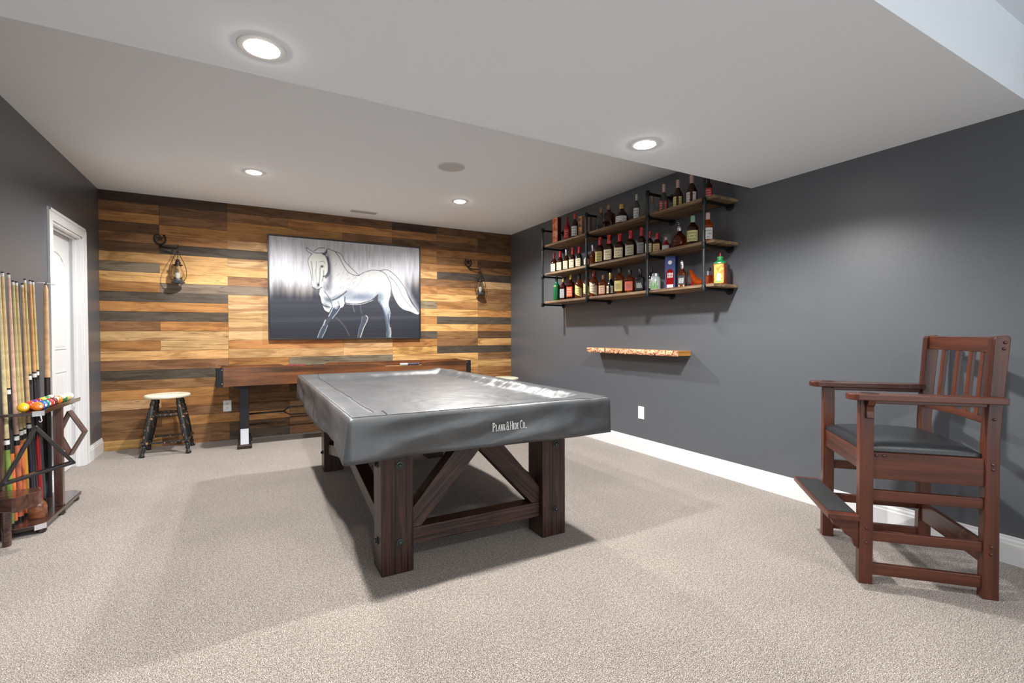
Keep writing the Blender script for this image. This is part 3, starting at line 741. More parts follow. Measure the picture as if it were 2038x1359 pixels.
def cover_mat():
    m, nt, b = newmat('grey_vinyl'); tc = N(nt, 'ShaderNodeTexCoord')
    n = N(nt, 'ShaderNodeTexNoise'); n.inputs['Scale'].default_value = 3.5; n.inputs['Detail'].default_value = 6; n.inputs['Roughness'].default_value = .6
    nt.links.new(tc.outputs['Object'], n.inputs['Vector'])
    r = N(nt, 'ShaderNodeValToRGB'); r.color_ramp.elements[0].position = .3; r.color_ramp.elements[1].position = .75
    r.color_ramp.elements[0].color = srgb(48, 50, 53); r.color_ramp.elements[1].color = srgb(72, 73, 75)
    k = r.color_ramp.elements.new(.86); k.color = srgb(128, 128, 128)
    nt.links.new(n.outputs[0], r.inputs[0]); nt.links.new(r.outputs[0], b.inputs['Base Color'])
    b.inputs['Roughness'].default_value = .46; b.inputs['Specular IOR Level'].default_value = .75
    n2 = N(nt, 'ShaderNodeTexNoise'); n2.inputs['Scale'].default_value = 4.5; n2.inputs['Detail'].default_value = 3; n2.inputs['Distortion'].default_value = .8
    nt.links.new(tc.outputs['Object'], n2.inputs['Vector'])
    bp = N(nt, 'ShaderNodeBump'); bp.inputs['Strength'].default_value = .32; bp.inputs['Distance'].default_value = .02
    nt.links.new(n2.outputs[0], bp.inputs['Height']); nt.links.new(bp.outputs[0], b.inputs['Normal'])
    return m
m_cover = cover_mat()
CX0, CX1, CY0, CY1 = 1.748, 3.240, -4.205, -1.590
def ss(a, b, x):
    t_ = min(1, max(0, (x-a)/(b-a))); return t_*t_*(3-2*t_)
from mathutils import noise as mnoise
def topz(x, y):
    e = min(x-CX0, CX1-x, y-CY0, CY1-y)
    ed = min(x-CX0, (CX1-x), (y-CY0)*1.0, CY1-y)
    dip = .040*ss(.10, .20, ed)
    wr = (mnoise.noise(Vector((x*5, y*5, 0)))*.004 + mnoise.noise(Vector((x*14, y*14, 3)))*.0018)
    # crumpled roll over the long right rail
    rr = CX1-x
    ridge = math.exp(-((rr-.15)/.055)**2)*(.020*mnoise.noise(Vector((x*4, y*8, 7)))+.010*mnoise.noise(Vector((x*9, y*22, 2)))+.009)
    back = math.exp(-((CY1-y-.16)/.06)**2)*.010*mnoise.noise(Vector((x*7, y*2, 9)))
    edge = -.006*(1-ss(0, .02, e))
    return .850-dip+wr*ss(0, .05, e)+ridge+back+edge
def cover():
    t = thing('table_cover', 'grey vinyl cover with white lettering draped over the pool table', 'table cover', (CX0, CY0, .64))
    nx, ny = 110, 180; vs = []; fs = []
    xs = [CX0+(CX1-CX0)*i/nx for i in range(nx+1)]; ys = [CY0+(CY1-CY0)*j/ny for j in range(ny+1)]
    for y in ys:
        for x in xs: vs.append((x-CX0, y-CY0, topz(x, y)-.64))
    idx = lambda i, j: j*(nx+1)+i
    for j in range(ny):
        for i in range(nx): fs.append((idx(i, j), idx(i+1, j), idx(i+1, j+1), idx(i, j+1)))
    # skirt
    ring = [(i, 0) for i in range(nx)] + [(nx, j) for j in range(ny)] + [(i, ny) for i in range(nx, 0, -1)] + [(0, j) for j in range(ny, 0, -1)]
    per = [vs[idx(i, j)] for i, j in ring]; n = len(ring); K = 10
    W_, D_ = CX1-CX0, CY1-CY0
    prev = [idx(i, j) for i, j in ring]
    for k in range(1, K+1):
        f = k/K; cur = []
        for q, ((i, j), p) in enumerate(zip(ring, per)):
            x, y = p[0], p[1]
            nxn = -1 if i == 0 else (1 if i == nx else 0); nyn = -1 if j == 0 else (1 if j == ny else 0)
            s = (x if nyn else y)
            wv = .010*f*math.sin(s*6.5+1)*(.6+.4*math.sin(s*2.3)) + .034*(f**.7)*mnoise.noise(Vector((x*2.4+f*1.3, y*2.4+f*1.3, f*1.6))) + .007*f*mnoise.noise(Vector((x*9, y*9, f*5)))
            cor = min(1, math.hypot(min(x, W_-x), min(y, D_-y))/.25)
            out = .004+wv*cor + .004*f
            if x < .25 and y < .25: out += .022*f*(1-cor)         # flared near left corner
            hem = .64 + .006*math.sin(s*1.9)
            if nyn == -1: hem = .644-.008*ss(.2, 1.4, x)
            z = (vs[idx(i, j)][2]) * (1-f) + (hem-.64)*f
            vs.append((x+nxn*out, y+nyn*out, z)); cur.append(len(vs)-1)
        for a in range(n):
            b_ = (a+1) % n; fs.append((prev[a], cur[a], cur[b_], prev[b_]))
        prev = cur
    o = MB().add(vs, fs).obj('cover_sheet', m_cover, t, smooth='all')
    sol = o.modifiers.new('thick', 'SOLIDIFY'); sol.thickness = .0015; sol.offset = -1
    m_seam = paint('seam_black', (30, 31, 34), .6)
    e = .001
    loop = [(CX0+.012+(CX1-CX0-.024)*i/60, CY0+.010) for i in range(61)] + [(CX1-.012, CY0+.01+(D_-.02)*i/60) for i in range(1, 61)] + [(CX1-.012-(CX1-CX0-.024)*i/60, CY1-.01) for i in range(1, 61)] + [(CX0+.012, CY1-.01-(D_-.02)*i/60) for i in range(1, 60)]
    MB().tube([(x-CX0, y-CY0, topz(x, y)+e-.64) for x, y in loop], .0018, 6, closed=True).obj('edge_seam', m_seam, t, smooth='all')
    pts = []
    for i in range(90):
        y = CY0+.012+(D_-.03)*i/89
        x = CX0+.165 + .010*math.sin(i*.22)+.006*math.sin(i*.61+1)
        pts.append((x-CX0, y-CY0, topz(x, y)+.0028-.64))
    MB().tube(pts, .0018, 6).obj('inner_seam', m_seam, t, smooth='all')
    for yy in (-2.98,):
        MB().tube([(-.0085-.002*k, yy-CY0, (.842-.64)*(1-k/6)+.004) for k in range(7)], .0016, 6).obj('skirt_seam', m_seam, t, smooth='all')
    # lettering
    mb = MB()
    def seg(x0, z0, x1, z1, w):
        dx, dz = x1-x0, z1-z0; L = math.hypot(dx, dz) or 1; px, pz = -dz/L*w/2, dx/L*w/2
        mb.add([(x0+px, 0, z0+pz), (x1+px, 0, z1+pz), (x1-px, 0, z1-pz), (x0-px, 0, z0-pz), (x0+px, -.0012, z0+pz), (x1+px, -.0012, z1+pz), (x1-px, -.0012, z1-pz), (x0-px, -.0012, z0-pz)],
               [(0, 1, 2, 3), (7, 6, 5, 4), (0, 4, 5, 1), (2, 6, 7, 3), (0, 3, 7, 4), (1, 5, 6, 2)])
    def arc(cx, cz, rx, rz, a0, a1, w, n=10):
        P = [(cx+rx*math.cos(math.radians(a0+(a1-a0)*i/n)), cz+rz*math.sin(math.radians(a0+(a1-a0)*i/n))) for i in range(n+1)]
        for p, q in zip(P[:-1], P[1:]): seg(p[0], p[1], q[0], q[1], w)
    T, S = .0055, .0022   # stem and hairline
    def serif(x, z, w=.010): seg(x-w/2, z, x+w/2, z, S)
    def glyph(ch, x, h):
        w = h*.48
        if ch == 'P': seg(x+.004, 0, x+.004, h, T); serif(x+.004, .001); serif(x+.004, h-.001); arc(x+.005, h*.74, w*.8, h*.25, -90, 90, T*.8)
        if ch == 'L': seg(x+.004, 0, x+.004, h, T); serif(x+.004, h-.001); seg(x, .001, x+w, .001, S); seg(x+w, 0, x+w, h*.28, S)
        if ch == 'A': seg(x, 0, x+w*.5, h, S*1.2); seg(x+w*.5, h, x+w+.002, 0, T); seg(x+w*.2, h*.33, x+w*.85, h*.33, S); serif(x, .001, .007); serif(x+w, .001, .009)
        if ch == 'N': seg(x+.002, 0, x+.002, h, S*1.2); seg(x+.002, h, x+w, 0, T); seg(x+w, 0, x+w, h, S*1.2); serif(x+.002, .001, .008); serif(x+w, h-.001, .008)
        if ch == 'K': seg(x+.004, 0, x+.004, h, T); serif(x+.004, .001); serif(x+.004, h-.001); seg(x+.006, h*.42, x+w, h, S*1.2); seg(x+w*.45, h*.6, x+w+.002, 0, T); serif(x+w, .001, .008)
        if ch == '&': arc(x+w*.5, h*.76, w*.3, h*.2, 0, 360, T*.7); arc(x+w*.45, h*.28, w*.45, h*.26, 40, 330, T*.8); seg(x+w*.2, h*.62, x+w+.004, 0, T*.8); seg(x+w*.85, h*.25, x+w*1.1, h*.5, S)
        if ch == 'H': seg(x+.003, 0, x+.003, h, T); seg(x+w+.001, 0, x+w+.001, h, T); seg(x, h*.5, x+w, h*.5, S*1.2); [serif(a, b_) for a in (x+.003, x+w+.001) for b_ in (.001, h-.001)]
        if ch == 'I': seg(x+.004, 0, x+.004, h, T); serif(x+.004, .001); serif(x+.004, h-.001); w = .006
        if ch == 'D': seg(x+.004, 0, x+.004, h, T); serif(x+.003, .001); serif(x+.003, h-.001); arc(x+.005, h*.5, w*.85, h*.48, -90, 90, T*.8)
        if ch == 'E': seg(x+.004, 0, x+.004, h, T); seg(x, .001, x+w*.9, .001, S); seg(x, h-.001, x+w*.9, h-.001, S); seg(x+.004, h*.5, x+w*.7, h*.5, S); seg(x+w*.9, 0, x+w*.9, h*.25, S); seg(x+w*.9, h, x+w*.9, h*.75, S)
        if ch == 'C': arc(x+w*.6, h*.5, w*.6, h*.48, 50, 310, T*.85); seg(x+w, h*.9, x+w, h*.62, S)
        if ch == 'O': arc(x+w*.55, h*.5, w*.5, h*.46, 0, 360, T*.85)
        if ch == '.': seg(x, .002, x+.004, .002, .004); w = .002
        return w+.0075
    x = 0; Hc, Hs = .044, .033
    for word in ('PLANK', '&', 'HIDE', 'CO..'):
        for k, ch in enumerate(word):
            x += glyph(ch, x, Hc if (k == 0) else Hs)
        x += .007
    sc = .212/x
    lt = mb.obj('lettering', paint('white_print', (225, 225, 225), .6), t, loc=(.706, -.017, .080))
    lt.scale = (sc, 1, 1)
cover()

# ------------------------------------------------------------------ spectator chair
def chair():
    t = thing('spectator_chair', 'tall red-brown wooden armchair with black leather seat and footrest by the charcoal wall', 'chair', (3.97, -5.214, 0), math.radians(-46.283))
    mw = wood('cherry_wood', (40, 18, 12), (94, 50, 34), .34, .5, .04, coat=.08, seed=1, contrast=(.28, .72))
    ml = paint('black_leather', (30, 33, 36), .32, bump=.15, bscale=300)
    mbt = paint('bronze_bolt', (92, 66, 60), .35, metal=.7)
    WD = .623
    def vpart(name, s0, s1, t0, t1, z0, z1, bevel=.003):
        M = Matrix.Translation(((s0+s1)/2, (t0+t1)/2, z0)) @ Matrix.Rotation(-PI/2, 4, 'Y')
        a, b_ = (s1-s0)/2, (t1-t0)/2
        return MB().box(0, z1-z0, -b_, b_, -a, a).obj(name, mw, t, M=M, bevel=bevel)
    vpart('front_leg', -.010, .048, 0, .045, 0, .900); vpart('front_leg', -.002, .056, WD-.045, WD, 0, .900)
    for ta in (0, WD-.045):
        L = [(.474, 0), (.481, .589), (.479, .727), (.490, .938), (.506, 1.195), (.514, 1.207)]
        R = [(.556, 1.212), (.566, 1.203), (.567, 1.19), (.547, .94), (.534, .73), (.534, .594), (.537, 0)]
        P = L+R
        M = Matrix.Translation((.5, ta, 0)) @ Matrix.Rotation(-PI/2, 4, 'Y'); inv = M.inverted()
        pts = [inv @ Vector((p[0], ta+o, p[1])) for o in (0, .045) for p in P]; n = len(P)
        fs = [tuple(range(n))[::-1], tuple(range(n, 2*n))]+[(i, (i+1) % n, n+(i+1) % n, n+i) for i in range(n)]
        MB().add(pts, fs).obj('back_post', mw, t, M=M, bevel=.004)
    for ta in (.022, WD-.022):
        bar('side_apron', (.045, ta, .580), (.484, ta, .580), .026, .128, mw, t)
        for z, h in ((.436, .050), (.235, .048), (.073, .055)):
            bar('side_stretcher', (.045, ta, z), (.484, ta, z), .024, h, mw, t)
    bar('front_apron', (.022, .04, .595), (.022, WD-.04, .595), .024, .100, mw, t)
    bar('rear_apron', (.505, .04, .580), (.505, WD-.04, .580), .024, .128, mw, t)
    bar('rear_stretcher', (.497, .04, .205), (.497, WD-.04, .205), .022, .105, mw, t)
    bar('front_stretcher', (.022, .04, .24), (.022, WD-.04, .24), .022, .045, mw, t)
    # arms with rounded nose and cup holder
    def arm(t0, t1, s1, hc):
        P = [(-.035, t0), (s1, t0), (s1, t1), (-.035, t1)]
        nose = [(-.035-.032*math.sin(a), (t0+t1)/2-(t1-t0)/2*math.cos(a)*-1) for a in [PI*k/8 for k in range(1, 8)]]
        P = [(s1, t0), (s1, t1-.028), (.14, t1-.020), (.08, t1)] + [(-.030, t1)] + nose + [(-.030, t0)]
        a = MB().prism(P, .902, .932, 'z').obj('armrest', mw, t, bevel=.004)
        c = (.028, (t0+t1)/2, .9325)
        MB().lathe([(.032, 0), (.034, .002), (.039, .002), (.041, 0)], 28, c=c, caps=False).obj('cup_ring', paint('cup_ring', (60, 32, 24), .3), a, smooth='all')
        MB().lathe([(.001, 0), (.033, 0)], 28, c=c, caps=False).obj('cup_hole_shade', paint('cup_hole_shade', (22, 12, 10), .5), a)  # flat dark disc: shade of a cup hole put into the colour
        return a
    arm(-.045, .060, .541, .0); arm(WD-.060, WD+.045, .500, .0)
    for ta in (.004, WD-.034):
        o_, g_ = (0, -1) if ta < .1 else (WD, 1)
        MB().prism([(o_, .903), (o_+g_*.038, .903), (o_+g_*.030, .880), (o_+g_*.016, .868), (o_+g_*.012, .845), (o_+g_*.018, .815), (o_, .810)], .012, .042, 'x').obj('arm_bracket', mw, t, bevel=.002)
        bar('arm_rail', (.045, ta+.015, .892), (.492, ta+.015, .892), .026, .020, mw, t)
    # seat
    n = 22; vs = []; fs = []
    for layer in (0, 1):
        for j in range(n+1):
            for i in range(n+1):
                u, v = i/n*2-1, j/n*2-1
                e = max(0, 1-abs(u)**5)*max(0, 1-abs(v)**5); z = .648+(.016+.040*e**.5*(1-.25*(u*u+v*v)/2) if layer == 0 else 0)
                vs.append((.246+.236*u, WD/2+.283*v, z))
    m_ = (n+1)*(n+1); I = lambda l, i, j: l*m_+j*(n+1)+i
    for j in range(n):
        for i in range(n): fs.append((I(0, i, j), I(0, i+1, j), I(0, i+1, j+1), I(0, i, j+1))); fs.append((I(1, i, j), I(1, i, j+1), I(1, i+1, j+1), I(1, i+1, j)))
    for i in range(n):
        fs += [(I(0, i, 0), I(1, i, 0), I(1, i+1, 0), I(0, i+1, 0)), (I(0, i+1, n), I(1, i+1, n), I(1, i, n), I(0, i, n)), (I(0, 0, i+1), I(1, 0, i+1), I(1, 0, i), I(0, 0, i)), (I(0, n, i), I(1, n, i), I(1, n, i+1), I(0, n, i+1))]
    MB().add(vs, fs).obj('seat_cushion', ml, t, smooth=True, angle=60)
    # back rails, bowed backwards
    def bow(name, sc, z0, z1, th, bowd):
        k = 12; A = []; 
        for i in range(k+1):
            f = i/k; A.append((sc+bowd*math.sin(PI*f), .043+(WD-.086)*f))
        M = Matrix.Translation((sc, .043, (z0+z1)/2)) @ Matrix.Rotation(PI/2, 4, 'Z'); inv = M.inverted()
        P = [(s-th/2, q) for s, q in A]+[(s+th/2, q) for s, q in reversed(A)]
        pts = [inv @ Vector((p[0], p[1], z)) for z in (z0, z1) for p in P]; n_ = len(P)
        fs = [tuple(range(n_))[::-1], tuple(range(n_, 2*n_))]+[(i, (i+1) % n_, n_+(i+1) % n_, n_+i) for i in range(n_)]
        return MB().add(pts, fs).obj(name, mw, t, M=M, bevel=.003)
    bow('top_rail', .530, 1.132, 1.205, .024, .022); bow('low_rail', .505, .800, .832, .024, .022)
    for ta in (.135, .245, .355, .470):
        f = (ta-.043)/(WD-.086); b_ = .022*math.sin(PI*f)
        M, L = dirframe((.505+b_, ta, .828), (.530+b_, ta, 1.136))
        MB().box(0, L, -.009, .009, -.016, .016).obj('back_slat', mw, t, M=M @ Matrix.Rotation(0, 4, 'X'), bevel=.002)
    # footrest
    fb = bar('footrest', (-.078, -.012, .320), (-.078, WD+.012, .320), .135, .028, mw, t, bevel=.004)
    inv = fb.matrix_basis.inverted()
    MB().add([inv @ Vector(v) for v in [(x, y, z) for x in (-.135, -.020) for y in (.03, WD-.03) for z in (.334, .337)]], [(0, 1, 3, 2), (4, 6, 7, 5), (0, 4, 5, 1), (2, 3, 7, 6), (0, 2, 6, 4), (1, 5, 7, 3)]).obj('tread', paint('rubber_tread', (38, 40, 40), .6), fb)
    for ta in (.005, WD-.035):
        MB().prism([(-.130, .306), (-.010, .306), (-.010, .165), (-.030, .180), (-.040, .215), (-.070, .235), (-.085, .262), (-.118, .275)][::-1], ta, ta+.030, 'y').obj('footrest_bracket', mw, t, bevel=.002)
    for s, z in ((.545, 1.18), (.541, 1.152), (.510, .83), (.508, .622), (.508, .600), (.505, .245), (.505, .212), (.020, .275), (.020, .205), (.062, .632), (.092, .632)):
        tt = .008 if .05 < s < .1 else -.001
        MB().sphere((s, tt, z), .0075, 10, 6).obj('bolt', mbt, t, smooth='all')
chair()

# ------------------------------------------------------------------ live-edge ledge
def ledge():
    t = thing('live_edge_ledge', 'short floating timber ledge with a rough bark edge on the charcoal wall', 'shelf', (W, -3.402, 1.018))
    m, nt, b = newmat('bark'); tc = N(nt, 'ShaderNodeTexCoord')
    n = N(nt, 'ShaderNodeTexNoise'); n.inputs['Scale'].default_value = 32; n.inputs['Detail'].default_value = 6; n.inputs['Distortion'].default_value = 1.5
    nt.links.new(tc.outputs['Object'], n.inputs['Vector'])
    r = N(nt, 'ShaderNodeValToRGB'); e = r.color_ramp.elements; e[0].position = .38; e[0].color = srgb(62, 30, 18); e[1].position = .56; e[1].color = srgb(238, 178, 140)
    k = e.new(.46); k.color = srgb(196, 122, 82)
    nt.links.new(n.outputs[0], r.inputs[0]); nt.links.new(r.outputs[0], b.inputs['Base Color']); b.inputs['Roughness'].default_value = .8
    L = 1.30; D = .165; n_ = 120
    mw = wood('honey_slab', (120, 76, 26), (206, 150, 66), .35, .6, .05, coat=.4)
    vs = []; fs = []; ring = 8; rg = random.Random(1)
    MB().box(-D, -.0005, 0, L, .002, .048).obj('slab', mw, t, bevel=.002)
    for i in range(n_+1):
        y = L*i/n_
        for k in range(ring):
            z = .050*k/(ring-1); q = mnoise.noise(Vector((y*14, z*40, 2)))*.010+mnoise.noise(Vector((y*45, z*90, 5)))*.006
            vs.append((-D-.006-abs(q)*1.3-.008*math.sin(PI*k/(ring-1)), y, z-.001+mnoise.noise(Vector((y*20, k, 1)))*.004))
        vs.append((-D+.001, y, .050)); vs.append((-D+.001, y, -.001))
    R_ = ring+2
    for i in range(n_):
        for k in range(R_): fs.append((i*R_+k, i*R_+(k+1) % R_, (i+1)*R_+(k+1) % R_, (i+1)*R_+k))
    fs.append(tuple(range(R_))); fs.append(tuple(n_*R_+k for k in range(R_))[::-1])
    MB().add(vs, fs).obj('bark_edge', m, t, smooth=True)
ledge()

# ------------------------------------------------------------------ pipe shelves
SD = .32
SH = (1.598, 1.945, 2.297)
BT = .025
m_pipe = paint('black_pipe', (58, 62, 66), .32, metal=.75)
m_fit = paint('iron_fitting', (34, 36, 38), .42, metal=.7)
def shelf_unit():
    t = thing('pipe_shelf', 'black iron pipe wall shelf with three rows of rough boards full of bottles', 'shelf', (W, -3.8, 1.58))
    oy, oz = 3.8, -1.58
    pys = (-1.400, -2.282, -3.180, -3.800)
    for k, y in enumerate(pys):
        xf = -SD; zt = 2.503; zb = 1.583
        yy = y+oy
        MB().tube([(xf, yy, zb+oz), (xf, yy, zt+oz)], .0125, 12).obj('pipe', m_pipe, t, smooth=True)
        for z in SH + (zt+.013,):
            zz = z-.0145 if z < 2.4 else zt
            a = MB().tube([(xf, yy, zz+oz), (-.012, yy, zz+oz)], .0120, 12).obj('pipe', m_fit, t, smooth=True)
            mb = MB(); mb.lathe([(.001, 0), (.038, 0), (.038, .006), (.018, .010), (.018, .022), (.001, .022)], 20, M=Matrix.Translation((-.0005, yy, zz+oz)) @ Matrix.Rotation(-PI/2, 4, 'Y'))
            mb.obj('flange', m_fit, t, smooth=True)
            mb = MB(); mb.lathe([(.0165, -.026), (.0175, -.024), (.0175, .024), (.0165, .026)], 14, c=(xf, yy, zz+oz))
            mb.tube([(xf, yy, zz+oz), (xf+.030, yy, zz+oz)], .017, 12); mb.obj('tee_fitting', m_fit, t, smooth=True)
    segs = ((-1.43, -2.275), (-2.295, -3.172), (-3.192, -3.880))
    for zi, z in enumerate(SH):
        for si, (ya, yb) in enumerate(segs):
            m = wood('rustic_board_%d' % ((zi+si) % 3), (70, 54, 40), (150, 122, 92), .7, .6, .3, seed=(zi+si) % 3*3)
            L = ya-yb
            M = Matrix.Translation((-.153, yb+oy, z+BT/2+oz)) @ Matrix.Rotation(PI/2, 4, 'Z')
            MB().box(0, L, -.150, .150, -BT/2, BT/2).obj('board', m, t, M=M, bevel=.003)
shelf_unit()

# ------------------------------------------------------------------ bottles and boxes on the shelves
AMB = glass('amber_whiskey', (176, 84, 24), .04, .92); DAM = glass('dark_whiskey', (96, 34, 12), .04, .85); RED = glass('red_bottle', (170, 28, 26), .08, .35)
BLK = paint('black_glass', (22, 22, 25), .12); GRN = paint('green_glass', (22, 92, 52), .15); GRY = glass('smoke_glass', (120, 120, 112), .06, .8)
CLR = glass('pale_glass', (225, 232, 228), .03, .95); ORA = glass('orange_liqueur', (224, 96, 22), .04, .8)
WAX = paint('red_wax', (188, 22, 28), .28); DWX = paint('dark_red_wax', (112, 20, 22), .3); CORK = paint('cork', (150, 112, 84), .6); SIL = paint('silver_cap', (190, 190, 192), .25, metal=.9)
GLD = paint('gold_cap', (196, 168, 96), .35, metal=.6); BCP = paint('black_cap', (26, 26, 28), .35); PNK = paint('pink_seal', (206, 172, 168), .4); GCP = paint('pale_green_seal', (142, 178, 150), .4)
CRM = paint('cream_label', (226, 212, 176), .6); YLW = paint('yellow_label', (222, 208, 130), .6); WHT = paint('white_label', (222, 222, 220), .6); ORL = paint('orange_label', (226, 92, 52), .6)
RDL = paint('red_label', (196, 60, 54), .6); BLL = paint('black_label', (30, 30, 34), .6); GNL = paint('green_label', (120, 150, 70), .6); GYL = paint('grey_label', (150, 152, 158), .6)
INK = paint('label_ink', (132, 110, 92), .6); SINK = paint('soft_white_ink', (200, 190, 186), .6)
# outlines: (radius fraction, height fraction), label band, cap start
SHAPES = {
 'square': ([(.9, 0), (1, .02), (1, .50), (.93, .56), (.62, .64), (.36, .71), (.31, .78), (.31, .90)], 5, (.10, .46), .70),
 'tall':   ([(.92, 0), (1, .02), (1, .58), (.90, .64), (.50, .72), (.36, .77), (.34, .92)], 2, (.14, .50), .78),
 'flask':  ([(.94, 0), (1, .02), (1, .56), (.94, .64), (.60, .70), (.34, .73), (.32, .90)], 6, (.12, .50), .80),
 'round':  ([(.62, 0), (.82, .03), (1, .20), (1, .38), (.84, .54), (.50, .66), (.30, .72), (.28, .90)], 2, (.15, .42), .78),
 'slope':  ([(.94, 0), (1, .02), (1, .45), (.80, .56), (.45, .68), (.32, .75), (.30, .93)], 2.6, (.10, .42), .72),
}
def label_patch(r, z0, z1, sq, a0, a1, off=1.0, n=14, th=.0006):
    vs = []; fs = []
    for i in range(n+1):
        a = math.radians(a0+(a1-a0)*i/n); ca, sa = math.cos(a), math.sin(a); e = (abs(ca)**sq+abs(sa)**sq)**(-1/sq)
        for rr in (r*e*off+.0002, r*e*off+.0002+th):
            for z in (z0, z1): vs.append((rr*ca, rr*sa, z))
    for i in range(n):
        k = i*4; fs += [(k+2, k+6, k+7, k+3), (k, k+1, k+5, k+4), (k+1, k+3, k+7, k+5), (k, k+4, k+6, k+2)]
    return vs, fs
def bottle(label, y, d, h, r, z, shape, glassm, capm, labm, extra=None, name='liquor_bottle', group='bottles on the pipe shelves'):
    FA = 180+28      # label faces the room and the viewer
    t = thing(name, label, 'bottle', (W-d, y, z), 0, group)
    prof, sq, (l0, l1), cs = SHAPES[shape]
    seg = 28 if sq > 3 else 20
    rs = r*1.04 if sq < 3 else r*1.02
    R90 = Matrix.Rotation(math.radians(28 if sq > 3 else 0), 4, 'Z')
    MB().lathe([(.001, 0)]+[(rs*a, h*b_) for a, b_ in prof]+[(.001, h*.93)], seg, sq=sq, M=R90).obj('bottle_body', glassm, t, smooth=True, angle=50)
    if capm:
        nr = max(rs*.36, .0105)
        if capm in (WAX, DWX): cp = [(nr*1.18, cs*h), (nr*1.22, (cs+.02)*h), (nr*1.05, .86*h), (nr*1.05, .90*h), (nr*1.2, .915*h), (nr*1.2, .99*h), (nr*.9, h), (.001, h)]
        else: cp = [(nr*1.05, cs*h+.0), (nr*1.12, .86*h), (nr*1.12, .97*h), (nr*.95, h), (.001, h)]
        MB().lathe([(.001, cs*h)]+cp, 16).obj('cap', capm, t, smooth=True)
    if labm:
        hw = 66 if sq < 3 else 43
        vs, fs = label_patch(rs, l0*h, l1*h, sq, 180-hw, 180+hw)
        if extra == 'slant': vs = [(v[0], v[1], v[2]+(.022*math.sin(math.atan2(v[1], -v[0])) if v[2] < (l0+l1)*h/2 else .026*math.sin(math.atan2(v[1], -v[0])))) for v in vs]
        vs = [R90 @ Vector(v) for v in vs] if sq > 3 else [Matrix.Rotation(math.radians(28), 4, 'Z') @ Vector(v) for v in vs]
        lb = MB().add(vs, fs).obj('label', labm, t)
        RR = Matrix.Rotation(math.radians(28), 4, 'Z')
        ink = MB(); slant = extra == 'slant'; rg = random.Random(int(abs(y)*1000)); im = (WHT if labm is BLL else SINK) if labm in (BLL, RDL, ORL) else INK
        big = extra == 'bigtext'
        for row in range(2 if big else 3):
            zz0 = (l0+(l1-l0)*(.16+.27*row))*h; hh = (l1-l0)*h*(.30 if big else .10)
            a = 180-hw*.7
            while a < 180+hw*.65:
                w_ = rg.uniform(5, 9) if big else rg.uniform(4, 12)
                if row == 2 or big or rg.random() < .8:
                    v2, f2 = label_patch(rs, zz0, zz0+hh, sq, a, a+w_*(.55 if big else .8), 1.0, 2, .0011); ink.add([RR @ Vector(v) for v in v2], f2)
                a += w_+3
        ink.obj('printing', im, lb)
    return t
T_, M_, B_ = SH[2]+BT+.0005, SH[1]+BT+.0005, SH[0]+BT+.0005
def box_item(label, y, d, w, dp, h, z, front, side, group='boxes on the pipe shelves', deco=None, name='gift_box', rz=0.0):
    t = thing(name, label, 'box', (W-d, y, z), rz, group)
    MB().box(-dp/2, dp/2, -w/2, w/2, 0, h).obj('carton', side, t, bevel=.001)
    MB().box(-dp/2-.0008, -dp/2-.0001, -w/2+.003, w/2-.003, .003, h-.003).obj('front_print', front, t)
    if deco: deco(t, -dp/2-.0012, w, h)
    return t
def pic_mat(name, c1, c2, sc=12):
    m, nt, b = newmat(name); tc = N(nt, 'ShaderNodeTexCoord'); n = N(nt, 'ShaderNodeTexNoise'); n.inputs['Scale'].default_value = sc; n.inputs['Detail'].default_value = 4
    nt.links.new(tc.outputs['Object'], n.inputs['Vector']); r = N(nt, 'ShaderNodeValToRGB'); r.color_ramp.elements[0].position = .42; r.color_ramp.elements[1].position = .6
    r.color_ramp.elements[0].color = srgb(c1); r.color_ramp.elements[1].color = srgb(c2); nt.links.new(n.outputs[0], r.inputs[0]); nt.links.new(r.outputs[0], b.inputs['Base Color']); return m
# top shelf, from the far end
box_item('orange patterned gift box, first item at the far end of the top shelf', -1.478, .16, .080, .075, .340, T_, pic_mat('orange_print', (214, 84, 36), (240, 176, 130), 14), paint('maroon_card', (70, 26, 24), .5), rz=.35)
bottle('slim red bottle on the top shelf beside the orange gift box', -1.713, .17, .301, .035, T_, 'tall', RED, DWX, RDL)
bottle('dark bottle with white label and orange-red wax neck on the top shelf', -1.866, .17, .308, .037, T_, 'tall', DAM, paint('orange_wax', (190, 62, 34), .3), WHT)
box_item('narrow box with an orange picture on the top shelf, half behind a pipe', -1.992, .17, .050, .050, .245, T_, pic_mat('amber_print', (90, 56, 30), (226, 150, 70), 20), paint('beige_card', (176, 160, 130), .6), rz=.3)
box_item('black box with a pale edge on the top shelf, just past the second pipe', -2.121, .17, .072, .05, .234, T_, pic_mat('dark_print', (30, 22, 18), (120, 84, 56), 30), paint('silver_card', (120, 116, 110), .4), rz=.3)
bottle('square corked bottle of brown spirit on the top shelf next to the black box', -2.345, .17, .259, .043, T_, 'flask', GRY, CORK, None)
bottle('broad-shouldered corked bottle of dark spirit on the top shelf', -2.475, .17, .262, .055, T_, 'flask', DAM, CORK, None)
bottle('round-bellied bottle with a torn white label on the top shelf', -2.671, .17, .223, .061, T_, 'round', DAM, GLD, WHT)
bottle('tall slim dark bottle with a small white label low on it, top shelf', -2.862, .15, .278, .029, T_, 'tall', GRY, paint('white_cap', (196, 192, 176), .4), WHT)
bottle('clear grey bottle standing behind the third pipe on the top shelf', -3.045, .12, .219, .025, T_, 'round', CLR, CORK, None)
bottle('striped-shoulder bottle with a red label on the top shelf', -3.234, .17, .272, .036, T_, 'slope', GRY, PNK, RDL)
bottle('striped-shoulder bottle with a yellow label on the top shelf', -3.400, .17, .265, .038, T_, 'slope', DAM, PNK, YLW)
